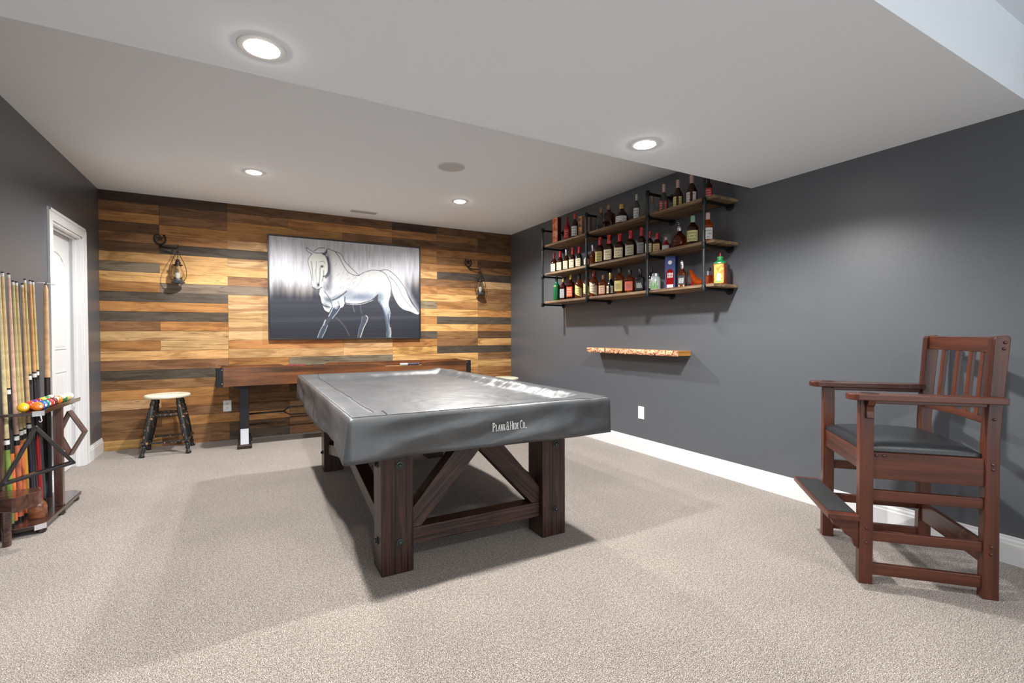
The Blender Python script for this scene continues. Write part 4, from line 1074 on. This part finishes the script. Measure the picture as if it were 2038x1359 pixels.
bottle('striped-shoulder bottle with a white and red label on the top shelf', -3.550, .17, .266, .041, T_, 'slope', DAM, PNK, WHT)
bottle('dark bottle with a red and white label behind the last pipe, top shelf', -3.705, .15, .217, .029, T_, 'tall', DAM, BCP, RDL)
# middle shelf
bottle('cream-labelled bottle with a dull dark red cap, first on the middle shelf', -1.463, .19, .261, .034, M_, 'square', DAM, DWX, CRM)
bottle('cream-labelled bottle with a bright red cap, second on the middle shelf', -1.595, .19, .261, .036, M_, 'square', DAM, WAX, CRM)
bottle('cream-labelled bottle with a silver cap between red-capped ones on the middle shelf', -1.726, .19, .260, .034, M_, 'square', DAM, SIL, CRM)
bottle('cream-labelled red-capped bottle just right of the silver-capped one, middle shelf', -1.850, .19, .259, .036, M_, 'square', DAM, WAX, CRM)
bottle('bottle with long dripping red wax over a dark shoulder on the middle shelf', -1.978, .19, .251, .035, M_, 'square', BLK, WAX, CRM)
bottle('black bottle with an oval cream label behind the second pipe, middle shelf', -2.094, .17, .224, .031, M_, 'round', BLK, BCP, CRM)
bottle('slim amber bottle with silver cap just past the second pipe, middle shelf', -2.202, .17, .235, .032, M_, 'slope', AMB, SIL, None)
bottle('red-capped bottle with a yellow-cream label, middle shelf, right of the slim amber bottle', -2.339, .18, .300, .044, M_, 'square', DAM, WAX, YLW)
b9 = bottle('red-capped bottle with a red tag hanging at its neck, middle shelf', -2.488, .18, .297, .049, M_, 'square', DAM, WAX, CRM)
MB().box(-.0505, -.0485, -.035, .005, .195, .225, Matrix.Rotation(math.radians(28), 4, 'Z')).obj('neck_tag', RDL, b9)
b10 = bottle('red-capped bottle with a round red seal on its cream label, middle shelf', -2.655, .18, .278, .052, M_, 'square', DAM, WAX, CRM)
MB().lathe([(.001, 0), (.020, 0), (.020, .002), (.001, .002)], 18, M=Matrix.Rotation(math.radians(28), 4, 'Z') @ Matrix.Translation((-.0495, .012, .075)) @ Matrix.Rotation(-PI/2, 4, 'Y')).obj('wax_seal', RDL, b10)
bottle('red-capped bottle with a faded green-grey label, middle shelf', -2.815, .18, .279, .049, M_, 'square', DAM, WAX, paint('sage_label', (186, 190, 158), .6))
bottle('deep red bottle with a silver label just left of the third pipe, middle shelf', -2.962, .18, .282, .038, M_, 'square', DAM, WAX, GYL)
bottle('short red-capped bottle hidden behind the third pipe, middle shelf', -3.066, .18, .226, .036, M_, 'square', DAM, WAX, CRM)
bottle('short red-capped bottle with a tan label right of the third pipe, middle shelf', -3.165, .18, .187, .036, M_, 'square', DAM, WAX, paint('tan_label', (210, 180, 120), .6))
bottle('smallest squat bottle with a pink cap on the middle shelf', -3.272, .18, .132, .032, M_, 'round', RED, PNK, WHT)
b16 = bottle('fat round decanter with a silver animal stopper on the middle shelf', -3.430, .18, .200, .058, M_, 'round', AMB, SIL, None, name='decanter')
MB().tube([(-.018, 0, .214), (-.006, 0, .216), (.010, 0, .212), (.022, 0, .216)], [.004, .007, .006, .004], 8).obj('stopper_figure', SIL, b16, smooth='all')
MB().tube([(-.012, 0, .216), (-.018, 0, .230), (-.026, 0, .230)], [.005, .004, .003], 8).obj('stopper_figure', SIL, b16, smooth='all')
MB().tube([(.016, 0, .212), (.018, 0, .199)], .002, 6).obj('stopper_figure', SIL, b16, smooth='all')
bottle('dark bottle with a pale green neck seal and cream-green label, middle shelf', -3.572, .18, .262, .046, M_, 'tall', DAM, GCP, paint('lime_label', (206, 204, 140), .6))
bottle('tall amber bottle with a white label, last on the middle shelf', -3.700, .15, .262, .042, M_, 'tall', ORA, PNK, WHT)
# bottom shelf
b1 = bottle('green bottle with a golden emblem, first on the bottom shelf', -1.517, .19, .306, .041, B_, 'tall', GRN, paint('dark_green_cap', (18, 50, 34), .4), None)
vs, fs = label_patch(.041, .10, .19, 2, 160, 232, 1.0, 10); MB().add(vs, fs).obj('emblem', paint('gold_emblem', (150, 132, 60), .5), b1)
bottle('small dark bottle with a grey-white box-like label on the bottom shelf', -1.659, .19, .276, .034, B_, 'flask', DAM, GLD, GYL)
bottle('orange-labelled bottle with a gold neck on the bottom shelf', -1.815, .19, .300, .041, B_, 'flask', DAM, GLD, ORL)
bottle('amber bottle with a slanted yellow label left of the second pipe, bottom shelf', -1.975, .19, .286, .043, B_, 'tall', AMB, BCP, YLW, 'slant')
bottle('amber bottle with a slanted yellow label right behind the second pipe, bottom shelf', -2.112, .18, .298, .040, B_, 'tall', AMB, BCP, YLW, 'slant')
bottle('larger amber bottle with a slanted pale label right of the second pipe, bottom shelf', -2.245, .19, .295, .045, B_, 'tall', AMB, DWX, CRM, 'slant')
bottle('squat bottle with a pale corked neck and cream-red label, bottom shelf', -2.402, .19, .228, .039, B_, 'flask', AMB, CORK, paint('rose_label', (216, 176, 142), .6))
bottle('black bottle with bold letters on a cream label, bottom shelf', -2.520, .19, .238, .036, B_, 'slope', BLK, GLD, CRM, 'bigtext')
bottle('wide bottle with big letters on its yellow label, bottom shelf', -2.664, .19, .277, .046, B_, 'flask', AMB, BCP, YLW, 'bigtext')
bottle('wide bottle with a bright red-orange label, bottom shelf', -2.815, .19, .233, .044, B_, 'flask', AMB, BCP, paint('coral_label', (222, 104, 84), .6), 'bigtext')
bottle('black bottle with white brush lettering left of the third pipe, bottom shelf', -2.957, .19, .225, .039, B_, 'flask', BLK, BCP, BLL, 'bigtext')
bottle('slim bottle with a plain white label hidden behind the third pipe, bottom shelf', -3.042, .13, .244, .027, B_, 'tall', BLK, BCP, WHT)
def jar():
    t = thing('glass_jar', 'squat clear jar printed with green leaves right of the third pipe, bottom shelf', 'jar', (W-.19, -3.155, B_))
    MB().lathe([(.001, 0), (.044, 0), (.047, .006), (.047, .105), (.040, .125), (.034, .132), (.001, .133)], 24).obj('jar_body', paint('frosted_jar', (176, 184, 180), .2), t, smooth=True)
    MB().lathe([(.001, .132), (.036, .132), (.036, .158), (.033, .162), (.001, .163)], 24).obj('lid', SIL, t, smooth=True)
    mb = MB()
    for k in range(7):
        vs, fs = label_patch(.047, .015, .045+.02*(k % 3), 2, 140+k*17, 152+k*17, 1.0, 2); mb.add(vs, fs)
    mb.obj('leaf_print', paint('leaf_green', (96, 150, 60), .6), t)
jar()
def deco_boot(t, x, w, h):
    n = 14; P = [(-w*.36, .012), (w*.36, .012), (w*.36, h*.46)]+[(w*.36*math.cos(PI*k/n), h*.46+h*.14*math.sin(PI*k/n)) for k in range(1, n)]+[(-w*.36, h*.46)]
    MB().prism(P, x-.0006, x, 'x').obj('arch_window', RED, t)
    MB().box(x-.0014, x-.0006, -w*.30, w*.30, .014, h*.14).obj('white_strip', WHT, t)
    mb = MB()
    for row, zz in ((0, h*.42), (1, h*.34)):
        for k in range(4): mb.box(x-.0014, x-.0006, -w*.26+k*w*.135, -w*.26+k*w*.135+w*.09, zz, zz+h*.07)
    mb.obj('printing', WHT, t)
    MB().lathe([(.001, 0), (w*.19, 0), (w*.19, .0015), (.001, .0015)], 20, M=Matrix.Translation((x, 0, h*.80)) @ Matrix.Rotation(-PI/2, 4, 'Y')).obj('round_crest', WHT, t)
BLU = paint('blue_card', (58, 72, 124), .5)
box_item('tall blue gift box with an arched red window and white lettering, bottom shelf', -3.318, .16, .095, .075, .300, B_, BLU, paint('navy_card', (28, 40, 84), .5), deco=deco_boot, rz=.42)
b15 = bottle('bottle with big white letters on black and a silver figure stopper, bottom shelf', -3.478, .20, .229, .036, B_, 'square', AMB, SIL, BLL, 'bigtext')
MB().tube([(-.014, 0, .231), (0, 0, .234), (.014, 0, .231)], [.003, .007, .003], 8).obj('stopper_figure', SIL, b15, smooth='all')
MB().box(-.0365, -.0345, -.024, .024, .008, .034, Matrix.Rotation(math.radians(28), 4, 'Z')).obj('white_strip', CRM, b15)
# shoe shaped decanter
t = thing('decanter', 'amber glass decanter shaped like a high-heeled shoe, lying low on the bottom shelf', 'decanter', (W-.17, -3.600, B_))
MB().tube([(0, .058, .150), (0, .048, .120), (0, .030, .085), (0, .004, .052), (0, -.022, .036), (0, -.045, .030), (0, -.060, .026)], [.010, .016, .026, .030, .030, .026, .010], 16).obj('shoe_body', ORA, t, smooth='all')
MB().tube([(0, .044, .0005), (0, .043, .05), (0, .036, .08)], [.012, .008, .014], 12).obj('heel', RED, t, smooth='all')
MB().box(-.022, .022, -.058, -.005, 0.0, .010).obj('sole', RED, t, bevel=.003)
b17 = bottle('small round amber bottle with a hanging tag behind the last pipe, bottom shelf', -3.712, .14, .150, .030, B_, 'round', ORA, BCP, None)
MB().box(-.032, -.030, -.020, .012, .085, .120, Matrix.Rotation(math.radians(28), 4, 'Z')).obj('neck_tag', GYL, b17)
# big square liqueur bottle with green top
t = thing('liquor_bottle', 'large square orange liqueur bottle with green shoulders and red spout, end of bottom shelf', 'bottle', (W-.15, -3.822, B_), .45, 'bottles on the pipe shelves')
MB().lathe([(.001, 0), (.046, 0), (.048, .004), (.048, .165), (.001, .166)], 28, sq=7, M=Matrix.Rotation(0, 4, 'Z')).obj('bottle_body', ORA, t, smooth=True, angle=50)
MB().lathe([(.001, .166), (.049, .166), (.047, .178), (.030, .192), (.021, .196), (.021, .206), (.024, .207), (.024, .224), (.020, .227), (.001, .228)], 28, sq=3).obj('green_top', paint('green_plastic', (30, 130, 70), .35), t, smooth=True)
MB().lathe([(.008, .227), (.006, .238), (.004, .255), (.001, .256)], 12).obj('red_spout', RDL, t, smooth=True)
fr_ = MB().box(-.0495, -.0485, -.036, .036, .008, .162).obj('label', pic_mat('flower_print', (232, 120, 30), (234, 206, 60), 45), t)
n = 12; P = [(.018*math.cos(2*PI*k/n), .055+.034*math.sin(2*PI*k/n)) for k in range(n)]
MB().prism(P, -.0503, -.0495, 'x').obj('white_oval', WHT, fr_)
MB().box(-.0503, -.0495, -.034, .034, .010, .028).obj('leaf_band', GNL, fr_)

# ------------------------------------------------------------------ cue rack, cues and balls
m_esp = wood('espresso_wood', (26, 16, 14), (62, 42, 36), .22, .8, .03, coat=.6, seed=5)
m_mhg = wood('mahogany', (42, 27, 24), (100, 72, 64), .25, .8, .03, coat=.6, seed=6)
m_chr = paint('chrome', (215, 216, 220), .28, metal=.6)
def rack():
    t = thing('cue_rack', 'dark glossy wooden floor rack holding cues and pool balls by the left wall', 'cue rack', (0, -2.1, 0))
    oy = 2.1
    def slab(poly, z0, z1, name):
        return MB().prism([(x, y+oy) for x, y in poly], z0, z1, 'z').obj(name, m_esp, t, bevel=.003)
    base = [(.020, -2.505), (.10, -2.500), (.200, -2.475), (.240, -2.448), (.252, -1.765), (.200, -1.705), (.020, -1.700)]
    slab(base, .035, .060, 'base_board')
    tray = [(.020, -2.505), (.10, -2.500), (.200, -2.475), (.240, -2.448), (.252, -1.765), (.200, -1.700), (.110, -1.700), (.110, -2.470), (.020, -2.475)]
    slab(tray, .735, .752, 'ball_tray')
    lip = [(.244, -2.448), (.256, -1.765), (.250, -1.765), (.238, -2.448)]
    MB().prism([(x, y+oy) for x, y in lip], .735, .762, 'z').obj('tray_lip', m_esp, t, bevel=.001)
    for x, y in ((.219, -2.43), (.224, -2.10), (.221, -1.79), (.06, -1.74), (.06, -2.47)):
        MB().lathe([(.001, 0), (.018, 0), (.026, .010), (.024, .028), (.016, .035), (.001, .035)], 16, c=(x, y+oy, 0)).obj('bun_foot', m_esp, t, smooth=True)
    for x, y in ((.215, -2.085), (.055, -1.74), (.050, -2.482)):
        bar('upright', (x, y+oy, .060), (x, y+oy, .735), .045, .042, m_mhg, t)
    # chrome corner clips with hooks
    for z in (.0475, .7435):
        MB().prism([(x, y+oy) for x, y in ((.198, -2.479), (.203, -2.486), (.246, -2.456), (.247, -2.442), (.240, -2.445), (.236, -2.451))], z-.016, z+.014, 'z').obj('corner_clip', m_chr, t)
    MB().tube([(.236, -2.470+oy, .730), (.240, -2.476+oy, .712), (.246, -2.484+oy, .700), (.240, -2.492+oy, .692), (.232, -2.488+oy, .700)], .0025, 6).obj('hook', m_chr, t, smooth='all')
    MB().tube([(.244, -1.93+oy, .735), (.258, -1.93+oy, .722), (.260, -1.93+oy, .700), (.250, -1.93+oy, .684), (.238, -1.93+oy, .690)], .0025, 6).obj('hook', m_chr, t, smooth='all')
rack()

def cue_mat(name, c): return wood(name, tuple(int(v*.82) for v in c), c, .3, .5, 0, coat=.3)
SHAFTS = [(214, 196, 150), (222, 190, 136), (226, 184, 160), (200, 186, 132), (206, 180, 128), (206, 170, 128), (212, 184, 116), (228, 168, 108), (212, 188, 124)]
BUTTS = [((112, 140, 62), (32, 30, 30)), ((216, 112, 60), (30, 28, 30)), ((176, 96, 70), (28, 28, 30)), ((186, 96, 52), (30, 28, 30)), ((184, 134, 48), (34, 30, 34)),
         ((34, 34, 50), (28, 28, 30)), ((30, 30, 34), (40, 40, 42)), ((150, 34, 40), (30, 30, 32)), ((52, 56, 60), (44, 46, 48))]
CL = ['pale cue with lime green butt, leftmost in the rack', 'cue with black and white joint and orange butt, second from left', 'pinkish cue with a dark grey butt, third from left in the rack',
      'pale yellow cue with an orange butt, fourth from left in the rack', 'pale yellow cue with a golden butt, fifth from left in the rack', 'tan cue with a dark navy butt in the middle of the rack',
      'yellowish cue with ringed joint and black butt, seventh in the rack', 'orange-tan cue with ringed joint and dark red butt', 'slim pale cue with ringed joint and dark grey butt beside the bridge stick']
ys = [-2.437, -2.385, -2.30, -2.24, -2.19, -2.10, -2.055, -1.97, -1.92]; zt = [1.60, 1.61, 1.61, 1.57, 1.57, 1.565, 1.60, 1.60, 1.60]
jz = [.60, .90, .60, .62, .62, .64, .96, .97, .98]
m_ring = paint('white_ring', (226, 226, 222), .3); m_jb = paint('joint_black', (26, 26, 28), .3)
def cue(i):
    y, z1 = ys[i], zt[i]; p0 = Vector((.085, y, .0605)); p1 = Vector((.048, y+.012, z1)); L = (p1-p0).length
    t = thing('pool_cue', CL[i], 'cue', tuple(p0), group='pool cues in the floor rack')
    M, _ = dirframe((0, 0, 0), p1-p0); M = M @ Matrix.Rotation(PI/2, 4, 'Y')
    j = (jz[i]-.06)/ (z1-.06)
    rad = lambda f: .0152+(.0068-.0152)*min(1, f*1.02)
    def seg(name, f0, f1, mat, k=1.0):
        n = 6; MB().lathe([(.001, f0*L)]+[((rad(f0+(f1-f0)*q/n))*k, (f0+(f1-f0)*q/n)*L) for q in range(n+1)]+[(.001, f1*L)], 14).obj(name, mat, t, smooth=True, M=M)
    seg('butt', .014, j*.52, paint('butt_a_%d' % i, BUTTS[i][0], .25, coat=.4)); seg('bumper', 0, .014, m_jb, 1.03)
    seg('wrap', j*.52, j-.045, paint('butt_b_%d' % i, BUTTS[i][0 if i in (0, 2, 3, 4) else 1], .5), 1.02)
    seg('joint', j-.045, j-.024, m_jb, 1.03); seg('white_ring', j-.024, j-.007, m_ring, 1.03); seg('collar', j-.007, j, m_jb, 1.03)
    seg('shaft', j, .982, cue_mat('shaft_%d' % i, SHAFTS[i])); seg('ferrule', .982, .994, m_ring, 1.02); seg('tip', .994, 1.0, m_jb, 1.0)
for i in range(9): cue(i)
# bridge stick
t = thing('bridge_stick', 'bridge stick with a thin metal cross head standing at the right of the cues', 'cue', (.088, -1.815, .0605))
MB().lathe([(.001, 0), (.017, 0), (.017, .60), (.001, .60)], 14).obj('butt', paint('bridge_black', (30, 32, 34), .4), t, smooth=True)
MB().lathe([(.001, .60), (.0165, .60), (.0165, .86), (.001, .86)], 14).obj('wrap', paint('bridge_dark', (48, 34, 30), .4), t, smooth=True)
MB().lathe([(.001, .86), (.0165, .86), (.0135, 1.49), (.004, 1.525), (.001, 1.526)], 14).obj('shaft', cue_mat('shaft_b', (214, 176, 132)), t, smooth=True)
MB().tube([(-.03, -.055, 1.532), (0, 0, 1.534), (.035, .06, 1.528)], .0035, 6).obj('cross_head', m_chr, t, smooth='all')
MB().lathe([(.001, 1.52), (.006, 1.522), (.006, 1.542), (.001, 1.543)], 10).obj('tip', m_jb, t, smooth=True)

def ball(x, y, col, label, stripe=False, rz=0.0, tilt=0.0):
    t = thing('pool_ball', label, 'pool ball', (x, y, .7522), 0, 'pool balls on the rack tray')
    r = .0286; c = (0, 0, r)
    mcol = paint('ball_%s' % '_'.join(map(str, col)), col, .08, coat=.8); mw = paint('ball_ivory', (236, 228, 200), .08, coat=.8)
    R = Matrix.Translation(c) @ Matrix.Rotation(rz, 4, 'Z') @ Matrix.Rotation(tilt, 4, 'Y')
    prof = lambda a0, a1, rr, n=10: [(max(1e-4, rr*math.sin(math.radians(a0+(a1-a0)*k/n))), -rr*math.cos(math.radians(a0+(a1-a0)*k/n))) for k in range(n+1)]
    MB().lathe(prof(0, 180, r, 14), 24, caps=False, M=R).obj('ball_body', mw if stripe else mcol, t, smooth='all')
    if stripe: MB().lathe(prof(58, 122, r+.0002), 24, caps=False, M=R).obj('stripe', mcol, t, smooth='all')
    D = Matrix.Translation(c) @ Matrix.Rotation(-.9+rz*.3, 4, 'Z') @ Matrix.Rotation(PI/2, 4, 'Y')
    d = MB().lathe(prof(164, 180, r+.0005, 5), 16, caps=False, M=D).obj('number_disc', mw, t, smooth='all')
    MB().lathe(prof(175.5, 180, r+.0009, 3), 10, caps=False, M=D).obj('number', m_jb, d)
BL = [(.145, -2.425, (240, 188, 30), 'solid yellow ball at the near left end of the tray', 0), (.205, -2.41, (236, 118, 26), 'solid orange ball at the near front of the tray', 0),
      (.207, -2.350, (36, 90, 190), 'solid blue ball in the front row behind the orange one', 0), (.208, -2.291, (24, 120, 110), 'solid teal ball in the front row beside the blue one', 0),
      (.209, -2.232, (196, 40, 40), 'solid red ball in the front row beside the teal one', 0), (.210, -2.172, (96, 26, 32), 'dark maroon ball in the front row beside the red one', 0),
      (.212, -2.085, (234, 116, 30), 'orange striped ball in the front row', 1), (.213, -2.000, (40, 120, 70), 'green striped ball in the front row beside the orange striped one', 1),
      (.214, -1.925, (212, 190, 120), 'pale cream ball near the far end of the front row', 1), (.214, -1.862, (230, 226, 210), 'white cue ball near the far end of the front row', 0),
      (.148, -2.330, (206, 70, 40), 'red-orange ball in the back row behind the yellow one', 0), (.148, -2.262, (96, 50, 140), 'solid purple ball in the back row', 0),
      (.147, -2.200, (150, 26, 34), 'dark red ball in the back row beside the purple one', 0), (.149, -2.125, (222, 190, 60), 'yellow striped ball in the back row', 1),
      (.150, -2.055, (60, 140, 90), 'cream ball with a green stripe in the back row', 1), (.150, -1.985, (170, 40, 50), 'cream ball with a red stripe at the far end of the back row', 1)]
for k, (x, y, c, lb, st) in enumerate(BL): ball(x, y, c, lb, bool(st), rz=k*.7, tilt=[.2, .9, 1.3, .5][k % 4])

# ball triangle and diamond, hanging from the rack
def frame_thing(name, label, cat, P0, ang, pts, depth, wdt, mat, group=None, tilt=0):
    """pts in (s, z) of a vertical plane through P0 turned by ang"""
    zmin = min(p[1] for p in pts)
    t = thing(name, label, cat, (P0[0], P0[1], zmin), ang, group)
    n = len(pts); cx = sum(p[0] for p in pts)/n; cz = sum(p[1] for p in pts)/n
    for i in range(n):
        a, b_ = pts[i], pts[(i+1) % n]
        dx, dz = b_[0]-a[0], b_[1]-a[1]; L = math.hypot(dx, dz); e = wdt*.45
        a2 = (a[0]-dx/L*e, a[1]-dz/L*e); b2 = (b_[0]+dx/L*e, b_[1]+dz/L*e)
        M, LL = dirframe((a2[0], 0, a2[1]-zmin), (b2[0], 0, b2[1]-zmin))
        MB().box(0, LL, -depth/2, depth/2, -wdt/2, wdt/2).obj('side', mat, t, M=M, bevel=.005)
    return t
frame_thing('ball_triangle', 'black wooden ball triangle hanging from the front corner of the cue rack', 'billiard triangle', (.262, -2.530), math.radians(20), [(-.030, .670), (.132, .428), (-.170, .362)], .045, .020, paint('gloss_black', (24, 24, 26), .2, coat=.5))
frame_thing('ball_diamond', 'brown wooden nine-ball diamond hanging from the right side of the cue rack', 'billiard rack', (.262, -1.93), math.radians(-18), [(-.030, .680), (.062, .530), (-.028, .368), (-.100, .520)], .055, .010, m_mhg)

# turned wooden cup on the rack base
MB().lathe([(.001, 0), (.048, 0), (.052, .006), (.052, .075), (.045, .100), (.030, .118), (.024, .140), (.001, .141)], 24).obj('chalk_jar', wood('jar_brown', (74, 40, 26), (136, 84, 58), .35, .8, .03, coat=.3), smooth=True, loc=(.165, -2.30, .0605)).scale = (.88, .88, .88)
tag(bpy.data.objects['chalk_jar'], 'brown shouldered wooden jar standing on the base of the cue rack', 'jar')

# low brown stand at the left edge
t = thing('low_stand', 'low glossy brown wooden stand with a round leg in front of the cue rack', 'stand', (.12, -2.61, 0))
P = [(.204, -2.726), (.262, -2.618), (.266, -2.596), (.258, -2.560), (.240, -2.520), (.020, -2.518), (.020, -2.662), (.118, -2.690), (.150, -2.706), (.180, -2.724)]
MB().prism([(x-.12, y+2.61) for x, y in P], .222, .305, 'z').obj('stand_top', wood('glossy_brown', (44, 26, 22), (92, 58, 46), .22, .5, .02, coat=.4, seed=9), t, bevel=.006)
for x, y in ((.118, -2.600), (.045, -2.550), (.045, -2.640)):
    MB().lathe([(.001, 0), (.017, 0), (.021, .008), (.023, .223), (.001, .223)], 16, c=(x-.12, y+2.61, 0)).obj('leg', m_mhg, t, smooth=True)
